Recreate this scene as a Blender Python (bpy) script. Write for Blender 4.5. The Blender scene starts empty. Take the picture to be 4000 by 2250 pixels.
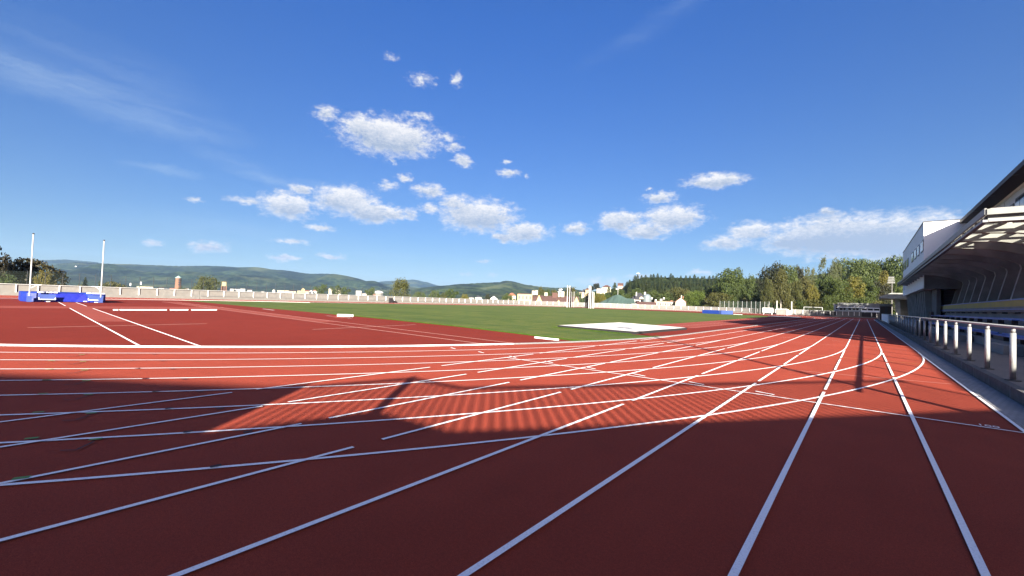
import bpy, math, random
from mathutils import Vector, Matrix
from mathutils import noise as mnoise
R = math.radians
sc = bpy.context.scene
col = sc.collection
rnd = random.Random(11)

# ------------------------------------------------------------------ survey
# camera found from the lane lines (1.22 m apart, bend radius 36.5 m); X across the straight, Y along it
F, YAW, PIT, ROL, CH, CX = 1675.59, -.68724, .028807, .033008, 1.659, -1.8315
def axes():
    cy, sy, cp, sp = math.cos(YAW), math.sin(YAW), math.cos(PIT), math.sin(PIT)
    f = Vector((sy*cp, cy*cp, sp)); r = Vector((cy, -sy, 0)); u = r.cross(f)
    c, s = math.cos(ROL), math.sin(ROL)
    return c*r+s*u, -s*r+c*u, f
AR, AU, AF = axes()
def ray(u, v): return (u-2000)/F*AR-(v-1125)/F*AU+AF
def spot(u, v, D):            # the point at bearing (u,v), D metres away over the ground
    d = ray(u, v); t = D/math.hypot(d.x, d.y); return Vector((CX+t*d.x, t*d.y, CH+t*d.z))
def on_y(u, v, Y):
    d = ray(u, v); t = Y/d.y; return Vector((CX+t*d.x, Y, CH+t*d.z))
def scale_at(u, v, D): # metres per survey unit at that distance
    d = ray(u, v); return D/math.hypot(d.x, d.y)/F
def bearing(u, v):
    d = ray(u, v); return math.degrees(math.atan2(d.x, d.y)), math.degrees(math.atan2(d.z, math.hypot(d.x, d.y)))

# ------------------------------------------------------------------ materials
def srgb(r, g, b):
    f = lambda c: (c/255/12.92 if c/255 <= .04045 else ((c/255+.055)/1.055)**2.4)
    return (f(r), f(g), f(b))
class NT:
    def __init__(s, nt): s.n = nt.nodes; s.l = nt.links
    def add(s, t, **k):
        n = s.n.new(t)
        for a, b in k.items(): setattr(n, a, b)
        return n
    def link(s, a, b): s.l.new(a, b)
    def math(s, op, a, b=None, c=None, clamp=False):
        n = s.add('ShaderNodeMath', operation=op, use_clamp=clamp)
        for i, x in enumerate((a, b, c)):
            if x is None: continue
            if isinstance(x, (int, float)): n.inputs[i].default_value = x
            else: s.link(x, n.inputs[i])
        return n.outputs[0]
    def mix(s, f, a, b, blend='MIX'):
        n = s.add('ShaderNodeMix', data_type='RGBA', blend_type=blend)
        for i, x in ((0, f), (6, a), (7, b)):
            if isinstance(x, (int, float)): n.inputs[i].default_value = x
            elif isinstance(x, (tuple, list)): n.inputs[i].default_value = (*x[:3], 1)
            else: s.link(x, n.inputs[i])
        return n.outputs[2]
    def noise(s, vec, scale, detail=3, rough=.55):
        n = s.add('ShaderNodeTexNoise'); n.inputs['Scale'].default_value = scale
        n.inputs['Detail'].default_value = detail; n.inputs['Roughness'].default_value = rough
        if vec is not None: s.link(vec, n.inputs['Vector'])
        return n.outputs[0]
    def rng(s, x, a, b, c=0, d=1):
        n = s.add('ShaderNodeMapRange'); n.clamp = True
        for i, q in enumerate((x, a, b, c, d)):
            if isinstance(q, (int, float)): n.inputs[i].default_value = q
            else: s.link(q, n.inputs[i])
        return n.outputs[0]
MATS = {}
TONE = dict(lane_rubber=.47, dzone_rubber=.45, runway_rubber=.47, pink_line=.6, orange_line=.6, concrete=.52, mat_blue=.55, mat_blue_dark=.5, mat_blue_light=.55, far_blue=.55, meadow=.5, blade=.5, yellow_plaster=.6, cream_plaster=.62, white_plaster=.62, pink_plaster=.6, brick=.55, roof_brown=.55, roof_dark=.6, roof_red=.55, dome_metal=.55, copper_green=.55, green_net=.55, post_steel=.6, galv=.6, alu=.6, fascia_metal=.65, cover_white=.72, stand_concrete=.62, white=.8, plastic_white=.8, birch_bark=.5, bark=.6)
def granules(name, k=.34):
    m = MATS[name]; t = NT(m.node_tree); b = m.node_tree.nodes['Principled BSDF']; src = b.inputs['Base Color'].links[0].from_socket
    tc = t.add('ShaderNodeTexCoord').outputs['Object']
    v = t.rng(t.noise(tc, 130, 2, .8), .3, .7, 1-k, 1+k)
    v = t.math('MULTIPLY', v, t.rng(t.noise(tc, 38, 3, .7), .3, .7, .86, 1.14))
    v = t.math('MULTIPLY', v, t.rng(t.noise(tc, .9, 5, .6), .3, .7, .93, 1.07))
    mp = t.add('ShaderNodeMapping'); t.link(tc, mp.inputs[0]); mp.inputs['Scale'].default_value = (1.6, .12, 1)
    v = t.math('MULTIPLY', v, t.rng(t.noise(mp.outputs[0], 1, 5, .65), .25, .75, .95, 1.05))
    cc = t.add('ShaderNodeCombineColor')
    for i in range(3): t.link(v, cc.inputs[i])
    t.link(t.mix(1., src, cc.outputs[0], 'MULTIPLY'), b.inputs['Base Color'])
def mat(name, c1, c2=None, rough=.7, scale=2., c3=None, scale3=.2, bump=0, bscale=30, spec=.4, metal=0, detail=4, lo=.35, hi=.65, lo3=.4, hi3=.7):
    k_ = TONE.get(name, 1); c1, c2, c3 = [None if q is None else tuple(v*k_ for v in q) for q in (c1, c2, c3)]
    m = bpy.data.materials.new(name); m.use_nodes = True
    t = NT(m.node_tree); b = m.node_tree.nodes['Principled BSDF']
    tc = t.add('ShaderNodeTexCoord').outputs['Object']
    c = (*c1, 1)
    if c2 is not None:
        c = t.mix(t.rng(t.noise(tc, scale, detail), lo, hi), c1, c2)
    if c3 is not None:
        c = t.mix(t.rng(t.noise(tc, scale3, 4), lo3, hi3), c if c2 is not None else c1, c3)
    if isinstance(c, tuple): b.inputs['Base Color'].default_value = c
    else: t.link(c, b.inputs['Base Color'])
    b.inputs['Roughness'].default_value = rough; b.inputs['Specular IOR Level'].default_value = spec
    b.inputs['Metallic'].default_value = metal
    if bump:
        n = t.add('ShaderNodeBump'); n.inputs['Strength'].default_value = 1; n.inputs['Distance'].default_value = bump
        t.link(t.noise(tc, bscale, 3), n.inputs['Height']); t.link(n.outputs[0], b.inputs['Normal'])
    MATS[name] = m; return m

LANE = (.30, .068, .048)
mat('lane_rubber', (.47, .078, .043), (.55, .100, .057), .9, 90., (.49, .084, .047), .12, .004, 300, .10)
mat('dzone_rubber', (.29, .037, .021), (.33, .044, .026), .9, 60., (.28, .035, .02), .1, .004, 300, .08)
mat('runway_rubber', (.40, .086, .062), (.44, .098, .072), .9, 60., None, .1, .003, 300, .1)
granules('lane_rubber'); granules('dzone_rubber', .25); granules('runway_rubber', .25)
mat('pink_line', (.78, .42, .36), None, .8, spec=.1)
mat('orange_line', (.62, .24, .04), None, .7)
mat('green_mark', (.10, .22, .06), None, .8)
mat('dark_mark', (.03, .012, .014), None, .8)
mat('blue_mark', (.2, .2, .5), None, .8)
mat('white', (.80, .80, .79), (.74, .74, .73), .5, 3.)
mat('plastic_white', (.82, .82, .80), None, .4)
mat('alu', (.30, .31, .32), (.25, .255, .26), .5, 6., metal=.3)
mat('galv', (.60, .62, .62), (.52, .54, .54), .5, 5., metal=.15)
mat('post_steel', (.58, .60, .60), (.50, .52, .52), .46, 14., metal=.55)
mat('dark', (.012, .012, .014), None, .7)
mat('netting', (.02, .021, .024), None, .8)
mat('concrete', (.28, .28, .265), (.21, .21, .20), .9, 1.6, (.24, .23, .21), .35, .006, 40)
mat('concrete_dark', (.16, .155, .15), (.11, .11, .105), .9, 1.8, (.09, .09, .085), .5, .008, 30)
mat('kerb_stone', (.085, .085, .085), (.055, .055, .057), .9, 4., None, 1, .006, 60)
mat('platform_floor', (.17, .145, .125), (.14, .12, .105), .9, 8., (.12, .105, .095), .7, .004, 120)
mat('stand_concrete', (.46, .47, .44), (.36, .37, .35), .85, 1.2, (.27, .28, .265), .6, .006, 20)
mat('roof_sheet', (.17, .175, .17), (.11, .115, .115), .8, 1.)
mat('facade', (.84, .86, .86), (.80, .82, .82), .6, .8)
mat('facade_panel', (.62, .63, .63), (.57, .58, .59), .6, .8)
mat('eave_brown', (.035, .022, .02), None, .6)
mat('fascia_metal', (.23, .245, .235), (.19, .20, .195), .5, 1.5)
mat('glass', (.035, .045, .055), None, .08, spec=.8)
mat('frame_dark', (.03, .032, .036), None, .5)
mat('yellow_wall', (.40, .32, .08), (.33, .28, .10), .85, 1.2)
mat('tier_wall', (.20, .20, .20), (.15, .155, .16), .9, 1.)
mat('bench_blue', (.02, .11, .42), (.018, .09, .36), .4, 2.)
mat('mat_blue', (.004, .036, .36), (.004, .026, .28), .5, 1.2, None, 1, .02, 3)
mat('mat_blue_dark', (.001, .014, .42), (.001, .010, .34), .55, 1.5, None, 1, .03, 2.5)
mat('mat_blue_light', (.06, .115, .38), (.05, .09, .33), .5, 1.2)
mat('far_blue', (.02, .07, .42), (.018, .06, .37), .5, .7)
mat('cover_white', (.82, .81, .76), (.72, .71, .67), .8, 1.2, (.68, .67, .63), .5, .02, 3)
mat('clubhouse', (.30, .34, .36), (.26, .30, .32), .7, .5)
mat('bark', (.09, .07, .055), (.05, .04, .03), .9, 5.)
mat('birch_bark', (.62, .58, .52), (.3, .28, .25), .8, 3.)
mat('yellow_plaster', (.62, .50, .23), (.56, .44, .2), .8, .3)
mat('cream_plaster', (.60, .54, .40), (.54, .48, .36), .8, .3)
mat('white_plaster', (.62, .61, .57), (.55, .54, .51), .8, .3)
mat('pink_plaster', (.66, .42, .33), None, .8)
mat('brick', (.30, .14, .08), (.24, .11, .07), .9, 1.)
mat('roof_brown', (.13, .065, .055), (.10, .05, .043), .9, .5)
mat('roof_dark', (.055, .055, .065), (.04, .04, .048), .8, .5)
mat('roof_red', (.34, .12, .07), (.28, .1, .06), .9, .5)
mat('dome_metal', (.20, .24, .26), (.15, .19, .21), .5, .3)
mat('copper_green', (.36, .55, .47), None, .7)
mat('green_net', (.07, .13, .11), (.055, .105, .09), .9, .12)
mat('board_brown', (.05, .032, .026), None, .7)

def white_line():
    m = mat('lane_white', (.79, .79, .78), None, .7); t = NT(m.node_tree); b = m.node_tree.nodes['Principled BSDF']
    tc = t.add('ShaderNodeTexCoord').outputs['Object']
    w = t.rng(t.noise(tc, 60, 4, .75), .50, .68, 0, .62)
    t.link(t.mix(w, (.80, .80, .79), (.45, .42, .41)), b.inputs['Base Color'])
white_line()

def paving():
    m = mat('paving', (.2, .2, .2)); t = NT(m.node_tree); b = m.node_tree.nodes['Principled BSDF']
    tc = t.add('ShaderNodeTexCoord').outputs['Object']
    k = t.add('ShaderNodeTexBrick'); t.link(tc, k.inputs['Vector']); k.offset = .5
    for n, v in (('Scale', 1.), ('Mortar Size', .006), ('Brick Width', .1), ('Row Height', .2), ('Bias', 0.)): k.inputs[n].default_value = v
    k.inputs['Color1'].default_value = (.27, .27, .275, 1); k.inputs['Color2'].default_value = (.2, .2, .205, 1); k.inputs['Mortar'].default_value = (.10, .10, .105, 1)
    t.link(t.mix(t.rng(t.noise(tc, 1.3, 4), .35, .7, 0, .5), k.outputs[0], (.16, .165, .16)), b.inputs['Base Color']); b.inputs['Roughness'].default_value = .85
paving()

def grass():
    m = mat('grass', (.1, .16, .03), None, .85, spec=.2); t = NT(m.node_tree); b = m.node_tree.nodes['Principled BSDF']
    tc = t.add('ShaderNodeTexCoord').outputs['Object']
    a = t.mix(t.rng(t.noise(tc, 26, 4, .65), .3, .7), (.024, .054, .004), (.055, .090, .010))
    a = t.mix(t.rng(t.noise(tc, .62, 6, .68), .44, .62), a, (.098, .108, .019))
    a = t.mix(t.rng(t.noise(tc, .16, 4, .6), .44, .64, 0, .75), a, (.030, .060, .006))
    mp = t.add('ShaderNodeMapping'); t.link(tc, mp.inputs[0]); mp.inputs['Rotation'].default_value = (0, 0, R(-4)); mp.inputs['Scale'].default_value = (.012, .2, 1)
    a = t.mix(t.rng(t.noise(mp.outputs[0], 1, 3, .5), .42, .58, 0, .35), a, (.085, .105, .018))
    t.link(a, b.inputs['Base Color'])
    n = t.add('ShaderNodeBump'); n.inputs['Strength'].default_value = 1; n.inputs['Distance'].default_value = .05
    t.link(t.noise(tc, 22, 4, .7), n.inputs['Height']); t.link(n.outputs[0], b.inputs['Normal'])
grass()
mat('meadow', (.09, .13, .03), (.05, .085, .02), .9, .02, (.12, .13, .05), .006)

def hill_mat(name, a, b_, c, s):
    m = mat(name, a, None, .95, spec=.1); t = NT(m.node_tree); b = m.node_tree.nodes['Principled BSDF']
    tc = t.add('ShaderNodeTexCoord').outputs['Object']; sx = t.add('ShaderNodeSeparateXYZ'); t.link(tc, sx.inputs[0])
    lat = t.math('ADD', t.math('MULTIPLY', sx.outputs[0], .45), t.math('MULTIPLY', sx.outputs[1], .89)); cm = t.add('ShaderNodeCombineXYZ'); t.link(lat, cm.inputs[0]); t.link(t.math('MULTIPLY', sx.outputs[2], 3.2), cm.inputs[1])
    x = t.mix(t.rng(t.noise(cm.outputs[0], s, 5, .7), .38, .62), a, b_)
    x = t.mix(t.rng(t.noise(cm.outputs[0], s*.22, 4, .6), .47, .6, 0, .85), x, tuple(q*.45 for q in a))
    x = t.mix(t.rng(t.noise(tc, s*.10, 4, .6), .54, .66), x, c)
    t.link(x, b.inputs['Base Color'])
    n = t.add('ShaderNodeBump'); n.inputs['Strength'].default_value = 1; n.inputs['Distance'].default_value = 9
    t.link(t.noise(tc, s*1.2, 5, .75), n.inputs['Height']); t.link(n.outputs[0], b.inputs['Normal'])
hill_mat('forest_far', (.003, .009, .004), (.030, .046, .018), (.055, .066, .028), .03)
hill_mat('forest_mid', (.005, .013, .004), (.042, .060, .019), (.065, .076, .03), .045)

def leaf_mat(name, a, b_, c, amt=.25):
    m = bpy.data.materials.new(name); m.use_nodes = True; t = NT(m.node_tree); b = m.node_tree.nodes['Principled BSDF']
    g = t.add('ShaderNodeNewGeometry').outputs['Random Per Island']; oi = t.add('ShaderNodeObjectInfo').outputs['Random']
    tc = t.add('ShaderNodeTexCoord').outputs['Object']
    a, b_, c = [tuple(v*.60*(1, .95, 1)[i] for i, v in enumerate(q)) for q in (a, b_, c)]
    x = t.mix(g, a, b_)
    x = t.mix(t.rng(t.noise(tc, 2.2, 3), .5, .72, 0, amt*2), x, c)
    x = t.mix(t.math('MULTIPLY', oi, .35), x, c)
    t.link(x, b.inputs['Base Color']); b.inputs['Roughness'].default_value = .6; b.inputs['Specular IOR Level'].default_value = .25
    tr = t.add('ShaderNodeBsdfTranslucent'); t.link(x, tr.inputs[0])
    ms = t.add('ShaderNodeMixShader'); ms.inputs[0].default_value = .3
    t.link(b.outputs[0], ms.inputs[1]); t.link(tr.outputs[0], ms.inputs[2])
    t.link(ms.outputs[0], m.node_tree.nodes['Material Output'].inputs[0]); MATS[name] = m
mat('blade', (.045, .10, .010), (.075, .135, .018), .8, 6., spec=.1)
leaf_mat('leaf_green', (.035, .065, .012), (.085, .125, .025), (.10, .13, .03))
def glazing():
    m = bpy.data.materials.new('roof_glass'); m.use_nodes = True; t = NT(m.node_tree); b = m.node_tree.nodes['Principled BSDF']
    tc = t.add('ShaderNodeTexCoord').outputs['Object']; c = t.mix(t.rng(t.noise(tc, 5, 5, .7), .35, .7), (.62, .60, .46), (.30, .31, .22))
    t.link(c, b.inputs['Base Color']); b.inputs['Roughness'].default_value = .5
    tr = t.add('ShaderNodeBsdfTranslucent'); t.link(c, tr.inputs[0]); ms = t.add('ShaderNodeMixShader'); ms.inputs[0].default_value = .5
    t.link(b.outputs[0], ms.inputs[1]); t.link(tr.outputs[0], ms.inputs[2]); tp = t.add('ShaderNodeBsdfTransparent'); tp.inputs[0].default_value = (.93, .95, .93, 1); m2 = t.add('ShaderNodeMixShader'); m2.inputs[0].default_value = .72
    t.link(ms.outputs[0], m2.inputs[1]); t.link(tp.outputs[0], m2.inputs[2]); t.link(m2.outputs[0], m.node_tree.nodes['Material Output'].inputs[0]); MATS['roof_glass'] = m
glazing()
leaf_mat('leaf_olive', (.045, .062, .014), (.10, .115, .028), (.14, .12, .03))
leaf_mat('leaf_dark', (.016, .024, .010), (.042, .052, .018), (.05, .035, .02))
leaf_mat('leaf_maple', (.012, .012, .010), (.034, .030, .016), (.10, .09, .02), .18)
leaf_mat('leaf_pale', (.075, .10, .035), (.13, .155, .06), (.15, .16, .07))
leaf_mat('leaf_yellow', (.10, .115, .018), (.17, .165, .025), (.20, .14, .02))
leaf_mat('leaf_bright', (.06, .11, .015), (.12, .18, .03), (.12, .16, .03))
leaf_mat('needle', (.028, .050, .018), (.065, .095, .032), (.08, .09, .035))

def net_mat(name, c, alpha):
    m = bpy.data.materials.new(name); m.use_nodes = True; t = NT(m.node_tree); b = m.node_tree.nodes['Principled BSDF']
    b.inputs['Base Color'].default_value = (*c, 1); b.inputs['Roughness'].default_value = .9; b.inputs['Alpha'].default_value = alpha
    MATS[name] = m
net_mat('net_black', (.008, .008, .009), .74)
net_mat('net_green', (.03, .055, .04), .45)
net_mat('net_thin', (.05, .07, .06), .10)

# ------------------------------------------------------------------ mesh builder
class MB:
    def __init__(s): s.v = []; s.f = []
    def face(s, pts):
        i = len(s.v); s.v += [tuple(p) for p in pts]; s.f.append(tuple(range(i, i+len(pts)))); return s
    def box(s, x0, y0, z0, x1, y1, z1):
        i = len(s.v)
        s.v += [(x0, y0, z0), (x1, y0, z0), (x1, y1, z0), (x0, y1, z0), (x0, y0, z1), (x1, y0, z1), (x1, y1, z1), (x0, y1, z1)]
        s.f += [tuple(i+k for k in q) for q in ((3, 2, 1, 0), (4, 5, 6, 7), (0, 1, 5, 4), (1, 2, 6, 5), (2, 3, 7, 6), (3, 0, 4, 7))]; return s
    def obox(s, c, dx, dy, z0, z1, ang):     # upright box turned about Z, centred on c
        ca, sa = math.cos(ang), math.sin(ang); i = len(s.v)
        for z in (z0, z1):
            for a, b in ((-1, -1), (1, -1), (1, 1), (-1, 1)):
                x, y = a*dx/2, b*dy/2; s.v.append((c[0]+x*ca-y*sa, c[1]+x*sa+y*ca, z))
        s.f += [tuple(i+k for k in q) for q in ((3, 2, 1, 0), (4, 5, 6, 7), (0, 1, 5, 4), (1, 2, 6, 5), (2, 3, 7, 6), (3, 0, 4, 7))]; return s
    def prism(s, poly, z0, z1):
        n = len(poly); i = len(s.v)
        z0f = z0 if callable(z0) else (lambda x, y: z0); z1f = z1 if callable(z1) else (lambda x, y: z1)
        s.v += [(p[0], p[1], z0f(*p)) for p in poly]+[(p[0], p[1], z1f(*p)) for p in poly]
        s.f.append(tuple(i+k for k in reversed(range(n)))); s.f.append(tuple(i+n+k for k in range(n)))
        s.f += [(i+k, i+(k+1) % n, i+n+(k+1) % n, i+n+k) for k in range(n)]; return s
    def sweep(s, prof, vec):                 # a closed outline of 3D points pushed along vec
        n = len(prof); i = len(s.v); vec = Vector(vec)
        s.v += [tuple(p) for p in prof]+[tuple(Vector(p)+vec) for p in prof]
        s.f.append(tuple(i+k for k in reversed(range(n)))); s.f.append(tuple(i+n+k for k in range(n)))
        s.f += [(i+k, i+(k+1) % n, i+n+(k+1) % n, i+n+k) for k in range(n)]; return s
    def tube(s, p0, p1, r0, r1=None, n=8, cap=True):
        r1 = r0 if r1 is None else r1; p0, p1 = Vector(p0), Vector(p1); d = (p1-p0).normalized()
        a = d.orthogonal().normalized(); b = d.cross(a); i = len(s.v)
        for p, r in ((p0, r0), (p1, r1)):
            for k in range(n):
                t = 2*math.pi*k/n; s.v.append(tuple(p+a*(r*math.cos(t))+b*(r*math.sin(t))))
        s.f += [(i+k, i+(k+1) % n, i+n+(k+1) % n, i+n+k) for k in range(n)]
        if cap: s.f.append(tuple(i+k for k in reversed(range(n)))); s.f.append(tuple(i+n+k for k in range(n)))
        return s
    def dome(s, c, rx, ry, rz, n=14, m=7, full=False):
        i = len(s.v); lo = -math.pi/2 if full else 0
        for a in range(m+1):
            t = lo+(math.pi/2-lo)*a/m
            for k in range(n):
                p = 2*math.pi*k/n; s.v.append((c[0]+rx*math.cos(t)*math.cos(p), c[1]+ry*math.cos(t)*math.sin(p), c[2]+rz*math.sin(t)))
        for a in range(m):
            for k in range(n): s.f.append((i+a*n+k, i+a*n+(k+1) % n, i+(a+1)*n+(k+1) % n, i+(a+1)*n+k))
        return s
    def strip(s, pts, w, z):                 # a flat band of width w along a polyline
        n = len(pts); i = len(s.v)
        for k in range(n):
            a = Vector(pts[max(k-1, 0)][:2]); b = Vector(pts[min(k+1, n-1)][:2]); d = (b-a).normalized(); nn = Vector((-d.y, d.x))*w/2; p = Vector(pts[k][:2])
            s.v += [(p.x+nn.x, p.y+nn.y, z), (p.x-nn.x, p.y-nn.y, z)]
        s.f += [(i+2*k+1, i+2*k+3, i+2*k+2, i+2*k) for k in range(n-1)]; return s
    def build(s, name, m, parent=None, smooth=False):
        me = bpy.data.meshes.new(name); off = Vector((0, 0, 0)); p = parent
        while p is not None: off += p.location; p = p.parent
        me.from_pydata([(x-off.x, y-off.y, z-off.z) for x, y, z in s.v], [], s.f)
        me.materials.append(MATS[m] if isinstance(m, str) else m); me.validate(); me.update()
        if smooth: me.polygons.foreach_set('use_smooth', [True]*len(me.polygons))
        o = bpy.data.objects.new(name, me); col.objects.link(o)
        if parent is not None: o.parent = parent
        return o
def tag(o, label=None, cat=None, group=None, kind=None):
    for k, v in (('label', label), ('category', cat), ('group', group), ('kind', kind)):
        if v: o[k] = v
    return o
def thing(name, label, cat, loc, group=None):
    o = bpy.data.objects.new(name, None); o.empty_display_size = .3; col.objects.link(o); o.location = loc
    return tag(o, label, cat, group)
def struct(o): o['kind'] = 'structure'; return o
def dup(root, loc, scale=None, rotz=None, label=None):
    r = root.copy(); col.objects.link(r); r.location = loc
    if scale: r.scale = scale
    if rotz is not None: r.rotation_euler = (0, 0, rotz)
    if label: r['label'] = label
    for ch in list(root.children):
        c = ch.copy(); col.objects.link(c); c.parent = r
        for g in ch.children:
            q = g.copy(); col.objects.link(q); q.parent = c
    return r

# ------------------------------------------------------------------ ground, track, field
LW = 1.22; Y0 = 9.44; YT = Y0+15.61; YF = YT+84.39; BX = -46.26; RI = 36.5
def arc(cx, cy, r, a0, a1, step=1.5):
    n = max(2, int(abs(a1-a0)/step)); return [(cx+r*math.cos(R(a0+(a1-a0)*k/n)), cy+r*math.sin(R(a0+(a1-a0)*k/n))) for k in range(n+1)]
def ground():
    rings = [0, 60, 120, 200, 260, 330, 450, 700, 1100, 1800, 3000, 5000, 8000]; n = 72; b = MB(); c = (-46, 67)
    def h(r, a):
        w = min(1, max(0, (r-205)/400)); return -.06-9*w*w*(3-2*w)
    for r in rings:
        for k in range(n):
            a = 2*math.pi*k/n; b.v.append((c[0]+r*math.cos(a), c[1]+r*math.sin(a), h(r, a)))
    for i in range(len(rings)-1):
        for k in range(n): b.f.append((i*n+k, (i+1)*n+k, (i+1)*n+(k+1) % n, i*n+(k+1) % n))
    struct(b.build('ground', 'meadow'))
ground()
b = MB(); b.face([(x, y, 0) for x, y in [(-96.2, -24), (-55, -30), (0, -12), (.02, -5), (.02, 128), (3, 160), (-96.2, 162)]]); struct(b.build('running_track', 'lane_rubber'))
# kick-area segments inside the bends and strip beside the far grass
b = MB(); b.face([(x, y, .004) for x, y in arc(BX, YT, RI, 0, -180)+arc(BX, YF, RI, 180, 0)]); struct(b.build('kick_area', 'dzone_rubber'))
# grass
GP = [(-9, 15.7), (-11.38, 16.1), (-15.5, 16.8), (-20.1, 17.55), (-28.5, 18.1), (-40.5, 18.3), (-60, 18.5), (-90, 18.6)]
def gl(x):
    for (a, ya), (c, yc) in zip(GP[:-1], GP[1:]):
        if c <= x <= a: return ya+(yc-ya)*(x-a)/(c-a)
    return 18.6
gx = -14.9
far = arc(BX, YF, RI-.25, 180, 165)
b = MB(); b.face([(x, y, .008) for x, y in arc(BX, YT, RI-.16, -14.7, -4.2, 1.5)+[(-11.7, 22.6), (-17.3, 23.4), (-17.5, 33.2), (-15.3, 34.6), (-16.2, 70), (-17.2, 115.5), (-40, 117.5), (-63, 118.5), (-81.2, 118.8), (-82.5, 113), (-82.52, YT), (-82.2, gl(-82.2)), (-60, gl(-60)), (-40.5, gl(-40.5)), (-28.5, gl(-28.5)), (-20.1, gl(-20.1)), (-15.5, gl(-15.5))]])
struct(b.build('infield_grass', 'grass'))
# blades along the near edges so the turf has a ragged rim
def blades():
    b = MB(); r = random.Random(3)
    def blade(x, y):
        a = r.uniform(0, 6.28); h = r.uniform(.03, .075); w = .012; l = r.uniform(.01, .04); ca, sa = math.cos(a), math.sin(a)
        b.face([(x-w*ca, y-w*sa, .006), (x+w*ca, y+w*sa, .006), (x+l*sa, y-l*ca, h)])
    for k in range(9000):
        t = r.random()**1.6; x = -11.0-t*25; blade(x, gl(x)-.02+abs(r.gauss(0, .12)))
    for k in range(5000):
        a = R(r.uniform(-14.7, -4.2)); q = RI-.17-abs(r.gauss(0, .16)); blade(BX+q*math.cos(a), YT+q*math.sin(a))
    for k in range(5000):
        t = r.random(); blade(-11.7-5.7*t, 22.55+.85*t-abs(r.gauss(0, .15)))
    o = b.build('grass_blades', 'blade'); tag(o, 'short blades of grass fringing the turf next to the red surfacing', 'grass', kind='stuff')
blades()

W = MB(); ZL = .012
NB = 8
for j in range(0, 9):
    r = RI+LW*j; x = BX+r
    W.strip(arc(BX, YT, r, 0, -215, 1.0), .05, ZL)
    W.strip(arc(BX, YF, r, 0, 180, 1.5), .05, ZL)
    W.strip([(BX-r, YT), (BX-r, YF)], .05, ZL)
    k = 8-j
    W.strip([(x, YT), (x, YF+20)], .05, ZL)
DZ = .016
DASH = [(-9.2, -5.5), (-5.3, -1.5), (-1.15, 2.58), (2.94, 6.70), (7.06, 10.81), (11.15, 14.78), (15.15, 18.70), (19.10, 23.07)]
for k in range(1, 9):
    g0 = {1: 14.9, 2: 10.9, 3: 10.9, 4: 6.8}.get(k, 2.7); W.strip([(-LW*k, -8), (-LW*k, [c for a, c in DASH if c < g0+.1][-1])], .05, DZ)
    for a, c in DASH:
        if a > g0: W.strip([(-LW*k, a), (-LW*k, c)], .05, DZ)
W.strip([(-.025, -6), (-.025, YT)], .05, DZ)
W.strip([(-9.81, Y0+.05), (0, Y0-.02)], .045, .018)                      # start line
for k in range(8): W.strip([(-12.31+1.285*k-.17, 9.86-.015*k), (-12.31+1.285*k+.17, 9.75-.015*k)], .05, .016)
W.strip([(-9.76, YF), (0, YF)], .05, .018)
# approach to the vault: two side lines, and the two javelin lines
def lerp(a, b_, t): return tuple(a[i]+(b_[i]-a[i])*t for i in range(len(a)))
PVL = [(-17.27, 2.78), (-62.8, 4.40)]; PVR = [(-16.46, 3.99), (-62.8, 5.60)]
for A, B in (PVL, PVR):
    for t0, t1 in ((0, .655), (.76, 1)): W.strip([lerp(A, B, t0), lerp(A, B, t1)], .06, ZL+.004)
JL = [(-12.64, 11.68), (-71, 14.1)]; JR = [(-12.3, 12.87), (-71, 15.6)]
struct(W.build('lane_lines', 'lane_white'))
b = MB(); b.face([(*PVL[0], .008), (*PVR[0], .008), (*PVR[1], .008), (*PVL[1], .008)]) ; struct(b.build('vault_runway', 'dzone_rubber')).data.materials[0] = MATS['dzone_rubber']
b = MB()
b.face([(*lerp(*PVL, .28), .010), (*lerp(*PVR, .28), .010), (*PVR[1], .010), (*PVL[1], .010)])
b.face([(*lerp(*JL, .24), .010), (*lerp(*JR, .24), .010), (*JR[1], .010), (*JL[1], .010)])
b.face([(x, y, .009) for x, y in [(-46.6, 1), (-46.6, 5), (-46.2, 10.5), (-46.0, 14.2), (-52, 15), (-51.8, 10), (-51.2, 1), (-51.2, -6), (-46.6, -6)]])
struct(b.build('runway_surface', 'runway_rubber'))
b = MB()
b.strip([JL[0], JL[1]], .08, .014); b.strip([JR[0], JR[1]], .08, .014)
b.strip([(-26.4, 1.0), (-26.9, 6.9)], .10, .015); b.strip([(-21.5, 9.55), (-22.6, 16.3)], .09, .015)
for k in range(6): b.strip([(-9.28+1.215*k, 29.45+.08*k), (-8.72+1.215*k, 29.46+.08*k)], .05, .016)
b.strip([(-7, 25.4), (-.3, 26.6)], .03, .016); b.strip([(-3.4, 13.9), (-.2, 14.6)], .03, .017)
struct(b.build('pale_red_lines', 'pink_line'))
b = MB()
for k in range(8): b.strip([(-9.7+1.2*k, 19.42), (-8.62+1.2*k, 19.44)], .05, .017)
struct(b.build('orange_line', 'orange_line'))
b = MB()
b.face([(-30.5, 15.6, .012), (-29.9, 16.2, .012), (-33.2, 17.1, .012), (-33.8, 16.6, .012)]); struct(b.build('arc_patch', 'runway_rubber'))
b = MB()
for a, c, lb in ((5.7, 5.96, 'shortest white edging board, alone at the vault runway end of its row'), (6.05, 8.8, 'longest white edging board lying on the red surfacing'), (9.02, 10.19, 'short white edging board in the middle of its row'), (10.42, 12.21, 'white edging board at the javelin runway end of its row')):
    tag(MB().obox((-43.3-(a+c)/2*.09+.55, (a+c)/2), c-a, .12, .006, .085, R(95)).build('edging_board', 'plastic_white'), lb, 'board', 'white edging boards on the red surfacing')
tag(MB().obox((-12.6, 15.62), 1.25, .14, .006, .07, R(-3)).build('edging_board', 'plastic_white'), 'white edging board lying at the grass corner by the kerb', 'board', 'white edging boards on the red surfacing')
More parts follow.
